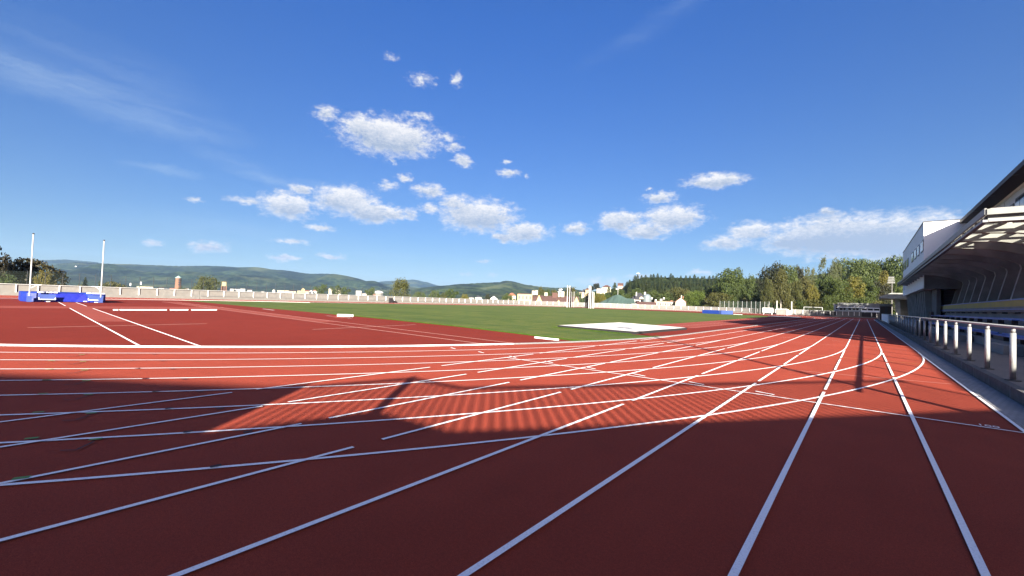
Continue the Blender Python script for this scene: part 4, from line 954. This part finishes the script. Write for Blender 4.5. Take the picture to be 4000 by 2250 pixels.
# water tower
t, *_ = house('water_tower', 'square cream water tower on a brown lattice base behind the round tree', 866, 884, 1101, 1117, 520, 'yellow_plaster', 'roof_brown', 'flat', cat='tower', base=spot(875, 1117, 520).z)
addbox(t, 863, 867, 1117, 1136, 520, 'brick', 'leg', 1); addbox(t, 881, 886, 1117, 1136, 520, 'brick', 'leg', 1); addbox(t, 867, 881, 1119, 1136, 521, 'roof_brown', 'lattice', .6)
g = 'pale town buildings far behind the fence'
TOWN = [('long_block', 'long low cream block near the brick tower', 534, 598, 1121, 1131, 800, 'cream_plaster', 'cream_plaster', 'flat', None, 9, 1),
 ('town_house', 'small white house right of the long cream block', 620, 640, 1126, 1133, 800, 'white_plaster', 'roof_brown', 'gable', 1123, 2, 1),
 ('town_house', 'small brown roofed house at the foot of the brick tower', 663, 681, 1128, 1134, 780, 'cream_plaster', 'roof_red', 'gable', 1125, 2, 1),
 ('town_house', 'small white roofed house between the brick tower and the round tree', 725, 737, 1127, 1133, 820, 'white_plaster', 'roof_brown', 'gable', 1125, 1, 1),
 ('apartment_block', 'white flat apartment block beside the yellow water tower', 898, 912, 1129, 1143, 700, 'white_plaster', 'white_plaster', 'flat', None, 4, 3),
 ('apartment_block', 'longer white apartment block, middle of the row right of the water tower', 912, 936, 1130, 1143, 705, 'white_plaster', 'white_plaster', 'flat', None, 7, 3),
 ('apartment_block', 'white apartment block with a raised end, last before the white villa', 938, 957, 1128, 1143, 700, 'white_plaster', 'roof_dark', 'flat', None, 4, 3),
 ('white_villa', 'white villa with a small mast, alone right of the apartment blocks', 966, 984, 1133, 1144, 640, 'white_plaster', 'roof_dark', 'gable', 1128, 4, 2),
 ('town_house', 'small white house left of the long yellow factory', 1020, 1032, 1139, 1146, 800, 'white_plaster', 'roof_dark', 'gable', 1136, 2, 1),
 ('town_house', 'tall narrow white house left of the long yellow factory', 1064, 1074, 1134, 1146, 800, 'white_plaster', 'roof_dark', 'front', 1130, 2, 2),
 ('long_factory', 'long pale yellow factory block in the middle of the town', 1083, 1132, 1136, 1148, 760, 'cream_plaster', 'cream_plaster', 'flat', None, 9, 2),
 ('factory_wing', 'lower yellow wing joined to the long factory', 1130, 1156, 1138, 1149, 755, 'cream_plaster', 'roof_brown', 'gable', 1135, 4, 1),
 ('yellow_hall', 'yellow hall with a taller centre right of the long factory', 1161, 1191, 1137, 1149, 740, 'yellow_plaster', 'cream_plaster', 'flat', None, 4, 2),
 ('yellow_house', 'bright yellow house standing up behind the yellow hall', 1177, 1190, 1130, 1140, 800, 'yellow_plaster', 'roof_brown', 'front', 1126, 2, 1),
 ('town_house', 'pinkish house right of the yellow hall', 1192, 1206, 1138, 1150, 760, 'pink_plaster', 'roof_red', 'gable', 1134, 3, 2),
 ('town_house', 'white house second right of the yellow hall', 1207, 1222, 1138, 1150, 770, 'white_plaster', 'roof_brown', 'front', 1133, 3, 2),
 ('town_house', 'white house touching the bushy poplar', 1224, 1240, 1136, 1150, 780, 'white_plaster', 'roof_red', 'gable', 1132, 3, 2),
 ('tower_block', 'pale tower block behind the bushy poplar, left of two', 1283, 1299, 1128, 1150, 950, 'cream_plaster', 'white_plaster', 'flat', None, 4, 6),
 ('tower_block', 'pale tower block behind the thin poplar, right of two', 1310, 1331, 1129, 1150, 940, 'cream_plaster', 'white_plaster', 'flat', None, 5, 6),
 ('white_block', 'white square block standing alone below the hill', 1390, 1411, 1136, 1155, 820, 'white_plaster', 'roof_dark', 'flat', None, 4, 5),
 ('town_house', 'low white house right of the white square block', 1415, 1432, 1147, 1156, 800, 'white_plaster', 'roof_dark', 'gable', 1144, 3, 1),
 ('town_house', 'small dark house just left of the oval white roof', 1456, 1467, 1150, 1158, 780, 'brick', 'roof_dark', 'front', 1147, 2, 1),
 ('town_house', 'dark roofed village house with a white wall', 1832, 1850, 1163, 1170, 560, 'white_plaster', 'roof_dark', 'gable', 1159, 2, 1),
 ('town_house', 'village house with white dormers next to the dark round tree', 1856, 1882, 1162, 1170, 560, 'white_plaster', 'roof_dark', 'hip', 1155, 3, 1),
 ('town_house', 'white gabled village house right of the dark round tree', 1915, 1942, 1168, 1173, 540, 'white_plaster', 'plastic_white', 'front', 1157, 2, 1),
 ('town_house', 'orange roofed house among trees left of the yellow block', 1984, 2014, 1155, 1173, 520, 'cream_plaster', 'roof_red', 'hip', 1144, 3, 2)]
for nm, lb, u0, u1, vt, vb, D, wm, rm, kd, vr, wn, fl_ in TOWN: house(nm, lb, u0, u1, vt, vb, D, wm, rm, kd, vr, g, wn, floors=fl_, base=-10)
p = spot(1479, 1143, 900); t = thing('domed_hall', 'oval white roofed hall on the wooded slope', 'hall', (p.x, p.y, p.z-3)); MB().dome((p.x, p.y, p.z-.5), 9.5, 9.5, 4).build('roof', 'plastic_white', t, True); MB().tube((p.x, p.y, p.z-12), (p.x, p.y, p.z-.5), 9.2, 9.2, 16).build('wall', 'concrete', t)
for u, v, lb in ((296, 1040.5, 'upper'), (355, 1048.5, 'lower')): house('hill_house', 'tiny white house high on the wooded hillside, %s of two' % lb, u-3, u+3, v-.9, v+1.2, 3900, 'plastic_white', 'plastic_white', 'gable', v-1.6, 'white houses on the hillside', base=spot(u, v+5, 3900).z)
house('hill_house', 'tiny white house in the valley trees left of the brick tower', 548, 553, 1101, 1104, 1500, 'plastic_white', 'roof_dark', 'gable', 1099.5, None, base=spot(550, 1112, 1500).z)
house('hill_house', 'tiny white house low in the valley below the left upright', 507, 512, 1106, 1110, 1400, 'plastic_white', 'roof_dark', 'gable', 1104, None, base=spot(510, 1116, 1400).z)
# yellow block and its long brown roof
house('yellow_block', 'yellow rendered block with narrow windows left of the brown roof', 2021, 2078, 1149, 1176, 230, 'yellow_plaster', 'roof_brown', 'flat', None, None, 4, 10, base=-6)
t, q, w, dp, h1, hr, d, s = house('brown_roof_house', 'long house with a brown mansard roof and cream chimneys', 2079, 2261, 1182, 1190, 226, 'brick', 'roof_brown', 'gable', 1155, None, 0, 20, base=-6)
for u0, u1, vt, vb, m, nmm in ((2078, 2089, 1136, 1152, 'cream_plaster', 'chimney'), (2091, 2101, 1135, 1152, 'cream_plaster', 'chimney'), (2127, 2139, 1143, 1156, 'cream_plaster', 'chimney'), (2180, 2187, 1142, 1160, 'cream_plaster', 'chimney'), (2190, 2204, 1139, 1160, 'cream_plaster', 'chimney'), (2157, 2178, 1144, 1165, 'roof_brown', 'roof_tower')): addbox(t, u0, u1, vt, vb, 234, m, nmm, 1.6)
for u0, u1, vt, vb in ((2095, 2116, 1152, 1177), (2177, 2187, 1171, 1179), (2243, 2261, 1159, 1180)):
    a, e, tp = spot(u0, vb, 224), spot(u1, vb, 224), spot((u0+u1)/2, vt, 224); b = MB(); b.sweep([a, e, tp], d*6); b.build('dormer', 'yellow_plaster', t)
for u, v in ((2186, 1131.5), (2188, 1136), (2182, 1140), (2194, 1131)):
    c = spot(u, v, 232); MB().tube(c, c-d*.25, .42, .30, 10).build('satellite_dish', 'plastic_white', t)
a = spot(2188, 1143, 233); MB().tube((a.x, a.y, a.z-2), (a.x, a.y, a.z+2.6), .06).build('antenna_mast', 'galv', t)
# slope houses
SL = [('villa', 'dark roofed cream villa left of the cage posts on the slope', 2272, 2290, 1141, 1152, 390, 'cream_plaster', 'roof_dark', 'hip', 1129),
 ('villa', 'tall cream house with a red brown roof seen past the hammer cage', 2287, 2301, 1132, 1150, 385, 'yellow_plaster', 'roof_brown', 'hip', 1124),
 ('villa', 'low cream house at the left end of the slope', 2262, 2275, 1141, 1148, 400, 'cream_plaster', 'roof_brown', 'gable', 1139),
 ('modern_house', 'white modern house with stepped terraces under the round dark tree', 2331, 2362, 1128, 1141, 400, 'white_plaster', 'roof_dark', 'flat', None),
 ('villa', 'brown roofed villa with a cream corner tower on the slope', 2352, 2386, 1122, 1136, 410, 'cream_plaster', 'roof_brown', 'hip', 1113),
 ('orange_house', 'orange house below the skyline at the edge of the wood', 2414, 2433, 1116, 1127, 430, 'pink_plaster', 'roof_brown', 'gable', 1105)]
for nm, lb, u0, u1, vt, vb, D, wm, rm, kd, vr in SL: house(nm, lb, u0, u1, vt, vb, D, wm, rm, kd, vr, 'houses on the slope', 3, 8, base=spot(u0, vb+14, D).z, floors=2)
# net covered hall
b = MB(); t = thing('net_covered_hall', 'dark green net stretched like a tent beyond the bend fence', 'tent', (*spot(2425, 1180, 205).to_tuple()[:2], -1))
tops = [(2340, 1182, 205), (2372, 1168, 204), (2396, 1155, 203), (2413, 1150.5, 202), (2428, 1155, 202), (2446, 1165, 203), (2462, 1166, 204), (2478, 1169, 205)]
for (u0, v0, d0), (u1, v1, d1) in zip(tops[:-1], tops[1:]):
    a, e = spot(u0, v0, d0), spot(u1, v1, d1); f0, f1 = spot(u0-(4 if u0 < 2413 else -3), 1187, d0-9), spot(u1-(4 if u1 < 2413 else -3), 1187, d1-9); b.face([f0, f1, e, a]); g0, g1 = spot(u0, 1187, d0+14), spot(u1, 1187, d1+14); b.face([a, e, g1, g0])
b.build('net', 'green_net', t)
for u, v in ((2413, 1150), (2446, 1165), (2478, 1169)): a = spot(u, v, 203); MB().tube((a.x, a.y, -2), (a.x, a.y, a.z), .12).build('pole', 'galv', t)
a = spot(2414, 1130, 210); t = thing('street_lamp', 'single street lamp standing above the green net tent', 'lamp', (a.x, a.y, 0)); MB().tube((a.x, a.y, -1), (a.x, a.y, a.z), .09).build('pole', 'galv', t); MB().obox((a.x-.4, a.y), 1.3, .35, a.z, a.z+.25, 0).build('lamp_head', 'plastic_white', t)
# domed villa
t, *_ = house('domed_villa', 'villa with a dark hipped roof beside a blue grey dome', 2466, 2525, 1170, 1192, 208, 'white_plaster', 'roof_dark', 'hip', 1143, None, 5, 9, base=-2)
a = spot(2527, 1163, 206); s_ = scale_at(2527, 1160, 206); MB().dome((a.x, a.y, a.z), 16*s_, 16*s_, 15*s_).build('dome', 'dome_metal', t, True); MB().tube((a.x, a.y, -2), (a.x, a.y, a.z), 16.5*s_, 16.5*s_, 14).build('drum', 'dome_metal', t)
a = spot(2505, 1168, 203); MB().dome((a.x, a.y, a.z), 9*s_, 9*s_, 9*s_).build('dome', 'cream_plaster', t, True)
addbox(t, 2484, 2488, 1141, 1156, 207, 'white_plaster', 'chimney', .8); addbox(t, 2516, 2523, 1141, 1152, 212, 'white_plaster', 'chimney', 1)
t, *_ = house('flat_cream_house', 'flat cream house wall right of the domed villa', 2556, 2633, 1178, 1200, 196, 'cream_plaster', 'roof_brown', 'flat', None, None, 8, 9, base=-1)
addbox(t, 2578, 2587, 1168, 1178, 198, 'white_plaster', 'chimney', 1); addbox(t, 2619, 2627, 1173, 1178, 198, 'brick', 'chimney', 1)
for u, v in ((2546, 1166), (2561, 1173), (2593, 1166)): a = spot(u, v, 197); MB().tube((a.x, a.y, 3), (a.x, a.y, a.z), .05).build('lamp_stem', 'frame_dark', t); MB().dome(a, .42, .42, .42, 10, 6, True).build('globe_lamp', 'plastic_white', t, True)
t, *_ = house('awning_house', 'low house front under a brown tiled awning', 2490, 2560, 1190, 1198, 192, 'white_plaster', 'roof_brown', 'gable', 1179, None, 0, 6, base=-1)
t, *_ = house('small_gabled_house', 'small gabled house with two chimneys left of the willow', 2638, 2679, 1180, 1200, 186, 'pink_plaster', 'roof_brown', 'front', 1162, None, 0, 8, base=-1)
addbox(t, 2660, 2664, 1154, 1166, 189, 'cream_plaster', 'chimney', .6); addbox(t, 2667, 2671, 1157, 1168, 190, 'brick', 'chimney', .6)
t = house('shed', 'pale shed half hidden between the willow and the low olive tree', 2752, 2762, 1176, 1192, 200, 'white_plaster', 'roof_brown', 'gable', 1172, None, 0, 5, base=-1)[0]
# hill mast
a = spot(2493, 1064, 445); t = thing('lookout_mast', 'thin lookout mast on top of the conifer hill', 'mast', (a.x, a.y, 10)); MB().tube((a.x, a.y, a.z-16), (a.x, a.y, a.z), .25).build('pole', 'galv', t); MB().obox((a.x, a.y), 3.4, 3.4, a.z-1.3, a.z-.9, .4).build('platform', 'galv', t)
a = spot(1567, 1093, 170); 

# ------------------------------------------------------------------ haze
hm = bpy.data.materials.new('haze'); hm.use_nodes = True; nt = hm.node_tree; nt.nodes.remove(nt.nodes['Principled BSDF'])
vol = nt.nodes.new('ShaderNodeVolumePrincipled'); vol.inputs['Color'].default_value = (.36, .60, 1, 1); vol.inputs['Density'].default_value = 5.6e-5; vol.inputs['Anisotropy'].default_value = .2
nt.links.new(vol.outputs[0], nt.nodes['Material Output'].inputs['Volume'])
b = MB(); b.box(-8300, -3000, -11, 2500, 8200, 460); hz = b.build('haze', hm); hz['kind'] = 'stuff'; tag(hz, 'thin blue air haze lying over the distant hills', 'haze')

# ------------------------------------------------------------------ sky, sun, camera
SEL, SAZ = math.asin(SUN.z), math.atan2(SUN.x, SUN.y)
w = bpy.data.worlds.new("World"); sc.world = w; w.use_nodes = True; t = NT(w.node_tree); bg = w.node_tree.nodes['Background']
sk = t.add('ShaderNodeTexSky', sky_type='NISHITA'); sk.sun_disc = False; sk.sun_elevation = SEL; sk.sun_rotation = SAZ; sk.altitude = 500; sk.air_density = 1.0; sk.dust_density = .35; sk.ozone_density = 3.0
gen = t.add('ShaderNodeTexCoord').outputs['Generated']; sp = t.add('ShaderNodeSeparateXYZ'); t.link(gen, sp.inputs[0])
az = t.math('MULTIPLY', t.math('ARCTAN2', sp.outputs[0], sp.outputs[1]), 57.29578); el = t.math('MULTIPLY', t.math('ARCSINE', sp.outputs[2]), 57.29578)
cb_ = t.add('ShaderNodeCombineXYZ'); t.link(az, cb_.inputs[0]); t.link(el, cb_.inputs[1]); P0 = cb_.outputs[0]
def nvec(scale, detail, amp, yscale=1.6):
    n = t.add('ShaderNodeTexNoise'); n.inputs['Scale'].default_value = scale; n.inputs['Detail'].default_value = detail; n.inputs['Roughness'].default_value = .6
    mp = t.add('ShaderNodeMapping'); t.link(P0, mp.inputs[0]); mp.inputs['Scale'].default_value = (1, yscale, 1); t.link(mp.outputs[0], n.inputs['Vector'])
    s = t.add('ShaderNodeVectorMath', operation='SUBTRACT'); t.link(n.outputs['Color'], s.inputs[0]); s.inputs[1].default_value = (.5, .5, .5)
    m = t.add('ShaderNodeVectorMath', operation='MULTIPLY'); t.link(s.outputs[0], m.inputs[0]); m.inputs[1].default_value = (amp*1.4, amp*.8, 0); return m.outputs[0]
def vadd(a, c):
    n = t.add('ShaderNodeVectorMath', operation='ADD'); t.link(a, n.inputs[0]); t.link(c, n.inputs[1]); return n.outputs[0]
PW = vadd(vadd(P0, nvec(.55, 3, 1.7)), nvec(2.2, 5, .55))
CL = [(-55.83, 19.77, 5.9, 2.06, 1.), (-59.74, 20.36, 2.2, 1.3, .9), (-63.48, 21.19, 2.0, 0.9, .55), (-52.36, 26.64, 2.2, 1.1, .42), (-47.68, 27.12, 0.95, 1.0, .5), (-56.24, 28.4, 1.3, 0.7, .25), (-52.42, 22.55, 2.9, 0.6, .42), (-48.97, 20.49, 2.4, 0.7, .45), (-47.87, 19.39, 1.4, 0.7, .6), (-46.49, 17.81, 1.5, 0.9, .65), (-55.31, 17.11, 0.6, 0.7, .5),
(-40.21, 16.65, 1.9, 0.65, .55), (-40.63, 17.87, 0.8, 0.35, .4), (-37.73, 16.32, 0.55, 0.5, .4),
(-65.94, 12.37, 1.6, 0.6, .7), (-67.33, 10.25, 2.9, 1.4, 1.), (-60.99, 11.59, 3.7, 1.6, 1.), (-58.11, 10.43, 2.9, 1.15, 1.), (-55.44, 10.67, 2.0, 0.95, .8), (-52.94, 10.62, 1.4, 0.95, .55), (-56.07, 13.96, 1.7, 0.85, .5), (-53.98, 15.14, 1.3, 0.65, .5), (-50.77, 13.8, 2.6, 1.0, .65), (-50.68, 11.54, 1.8, 0.75, .5),
(-44.2, 11.1, 4.9, 2.0, 1.), (-47.5, 12.5, 2.2, 1.0, .8), (-37.92, 9.06, 3.1, 1.2, 1.), (-40.83, 8.34, 2.0, 0.6, .8), (-63.65, 8.0, 1.8, 0.55, .75), (-76.25, 9.48, 0.85, 0.35, .6), (-71.5, 10.2, 2.8, .55, .5),
(-25.6, 10.7, 2.8, 1.15, 1.), (-19.12, 10.9, 3.6, 1.4, 1.), (-22.4, 9.3, 2.8, .9, 1.), (-31.06, 9.71, 1.9, 0.75, .75), (-20.6, 13.54, 2.3, 0.75, .75), (-14.21, 15.02, 3.4, 0.8, .95), (-22, 14.6, .8, .3, .35),
(-2.45, 7.93, 5.6, 1.85, 1.15), (2.8, 7.4, 4.8, 2.0, 1.15), (-5.5, 7.3, 3.6, 1.0, .9), (-10.31, 8.89, 2.4, 1.0, 1.), (-12.79, 7.7, 2.9, 0.9, .75), (-3.2, 10.4, 1.7, 0.6, .55), (-6.2, 7.5, 3.4, 1.15, .8), (-6, 9.4, 2.5, .6, .4),
(-79.47, 4.58, 1.0, 0.41, .72), (-74.81, 4.69, 2.1, 0.69, .72), (-66.94, 6.12, 2.0, 0.37, .72), (-67.48, 4.15, 2.0, 0.46, .72), (-62.3, 4.62, 1.7, 0.37, .72), (-43.37, 5.14, 2.0, 0.32, .33), (-45.68, 3.25, 1.2, 0.28, .36), (-41.88, 3.29, 1.4, 0.29, .36), (-27.8, 2.9, 4.2, 0.7, .45), (-15.78, 4.14, 1.9, 0.5, .45), (-23, 3.6, 2.5, .5, .4)]
Fm = None; S = None; WS = None
for a_, e_, ra, re, wt in CL:
    mp = t.add('ShaderNodeMapping', vector_type='TEXTURE'); t.link(PW, mp.inputs[0]); mp.inputs['Location'].default_value = (a_, e_, 0); mp.inputs['Scale'].default_value = (ra*1.22, re*1.3, 1)
    big = re > .55 and wt > .5
    ln = t.add('ShaderNodeVectorMath', operation='LENGTH'); t.link(mp.outputs[0], ln.inputs[0])
    f = t.math('MULTIPLY_ADD', ln.outputs['Value'], -1.15*min(1, .6+wt*.4), .15+wt); Fm = f if Fm is None else t.math('SMOOTH_MAX', Fm, f, .22)
    if big:
        ss = t.add('ShaderNodeSeparateXYZ'); t.link(mp.outputs[0], ss.inputs[0]); pm = t.math('MAXIMUM', t.math('SUBTRACT', 1.15, ln.outputs['Value']), 0)
        yy = t.math('SUBTRACT', ss.outputs[1], .6 if -6.5 < a_ < 8 else .12); S = t.math('MULTIPLY', pm, yy) if S is None else t.math('MULTIPLY_ADD', pm, yy, S); WS = pm if WS is None else t.math('ADD', WS, pm)
mp = t.add('ShaderNodeMapping'); t.link(P0, mp.inputs[0]); mp.inputs['Scale'].default_value = (1, 1.7, 1)
n1 = t.noise(mp.outputs[0], .9, 7, .62); n2 = t.noise(mp.outputs[0], 2.6, 5, .6)
fd = t.math('ADD', Fm, t.math('MULTIPLY_ADD', n1, 1.25, -.60)); fd = t.math('ADD', fd, t.math('MULTIPLY_ADD', n2, .42, -.21)); dens = t.rng(fd, -.06, .58); dens = t.math('POWER', dens, 1.55)
dens = t.math('MULTIPLY', dens, t.rng(el, .5, 2.2)); dens = t.math('MINIMUM', dens, .97)
sh = t.math('DIVIDE', S, t.math('ADD', WS, .05)); sh = t.math('ADD', sh, t.math('MULTIPLY_ADD', n2, 1.1, -.55)); sh = t.math('ADD', sh, t.math('MULTIPLY_ADD', n1, .9, -.45)); sh = t.rng(sh, -.5, .42)
thick = t.rng(Fm, .1, .6); lit = t.math('SUBTRACT', 1, t.math('MULTIPLY', t.math('SUBTRACT', 1, sh), thick))
lowf = t.rng(el, 2, 9)
CB = .62
cloud = t.mix(lit, (1.5, 1.8, 2.35), (3.5, 3.45, 3.45)); cloud = t.mix(lowf, t.mix(lit, (1.4, 1.7, 2.25), (2.8, 2.9, 3.15)), cloud)
# thin high streaks, then an added veil behind the camera
mc = t.add('ShaderNodeMapping'); t.link(PW, mc.inputs[0]); mc.inputs['Rotation'].default_value = (0, 0, R(6)); mc.inputs['Scale'].default_value = (.05, .42, 1)
cn = t.rng(t.noise(mc.outputs[0], 1.6, 6, .62), .40, .75)
def zone(a_, e_, ra, re, rot=0, k=1.):
    m = t.add('ShaderNodeMapping', vector_type='TEXTURE'); t.link(PW, m.inputs[0]); m.inputs['Location'].default_value = (a_, e_, 0); m.inputs['Scale'].default_value = (ra, re, 1); m.inputs['Rotation'].default_value = (0, 0, R(rot))
    l = t.add('ShaderNodeVectorMath', operation='LENGTH'); t.link(m.outputs[0], l.inputs[0]); return t.math('MULTIPLY', t.rng(l.outputs['Value'], 1, 0), k)
cz = zone(-88, 18.3, 14, 2.4, -4, .95)
for a_ in ((-80, 17.2, 10, 2.6, -3, .7), (-84, 19.5, 11, 4, -4, .4), (-79, 12.2, 4, .7, 0, .6), (-70, 13, 5.5, .9, -10, .6), (-74, 14.5, 8, 1.2, -14, .4), (-63, 13.3, 7, .6, 2, .4), (-72, 6.5, 16, 2.4, 0, .35), (-20, 33, 14, 1.5, 20, .25), (-58, 5.2, 9, .6, 0, .3)): cz = t.math('MAXIMUM', cz, zone(*a_))
cz = t.math('MAXIMUM', cz, zone(138, 30, 75, 38, 0, .9))  # bright veil added on the unseen sun side to fill the shade
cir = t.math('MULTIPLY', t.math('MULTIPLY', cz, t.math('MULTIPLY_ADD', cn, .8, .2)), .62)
tint = t.mix(1.0, sk.outputs[0], t.mix(t.rng(el, 2, 34), (.25, .275, .315), (.150, .338, .65)), 'MULTIPLY')
hb = t.mix(t.rng(el, 22, 0, 0, .0), tint, (4.2, 5.6, 7.6))
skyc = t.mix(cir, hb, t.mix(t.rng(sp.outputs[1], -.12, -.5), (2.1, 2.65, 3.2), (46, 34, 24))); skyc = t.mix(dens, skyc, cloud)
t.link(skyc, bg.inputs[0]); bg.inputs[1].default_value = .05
w.cycles.sampling_method = 'MANUAL' if hasattr(w, 'cycles') else 'AUTO'
try: w.cycles.sample_map_resolution = 512
except Exception: pass
sl = bpy.data.lights.new('sun', 'SUN'); sl.energy = 5; sl.angle = R(.53); sl.color = (1, .90, .76); so = bpy.data.objects.new('sun', sl); col.objects.link(so)
so.rotation_euler = (-SUN).to_track_quat('-Z', 'Y').to_euler(); so.location = (20, -20, 40)

cd = bpy.data.cameras.new('camera'); co = bpy.data.objects.new('camera', cd); col.objects.link(co); sc.camera = co
cd.sensor_width = 36; cd.lens = 36*F/4000; cd.clip_start = .05; cd.clip_end = 20000
M = Matrix((AR, AU, -AF)).transposed().to_4x4(); M.translation = Vector((CX, 0, CH)); co.matrix_world = M
vs = sc.view_settings; vs.view_transform = 'Standard'; vs.look = 'None'; vs.exposure = 2.5; vs.gamma = 1; vs.use_curve_mapping = False
sc.render.engine = 'CYCLES'; cy = sc.cycles; cy.max_bounces = 6; cy.diffuse_bounces = 3; cy.glossy_bounces = 2; cy.transparent_max_bounces = 12; cy.volume_bounces = 1; cy.transmission_bounces = 3
cy.use_denoising = True; cy.caustics_reflective = False; cy.caustics_refractive = False
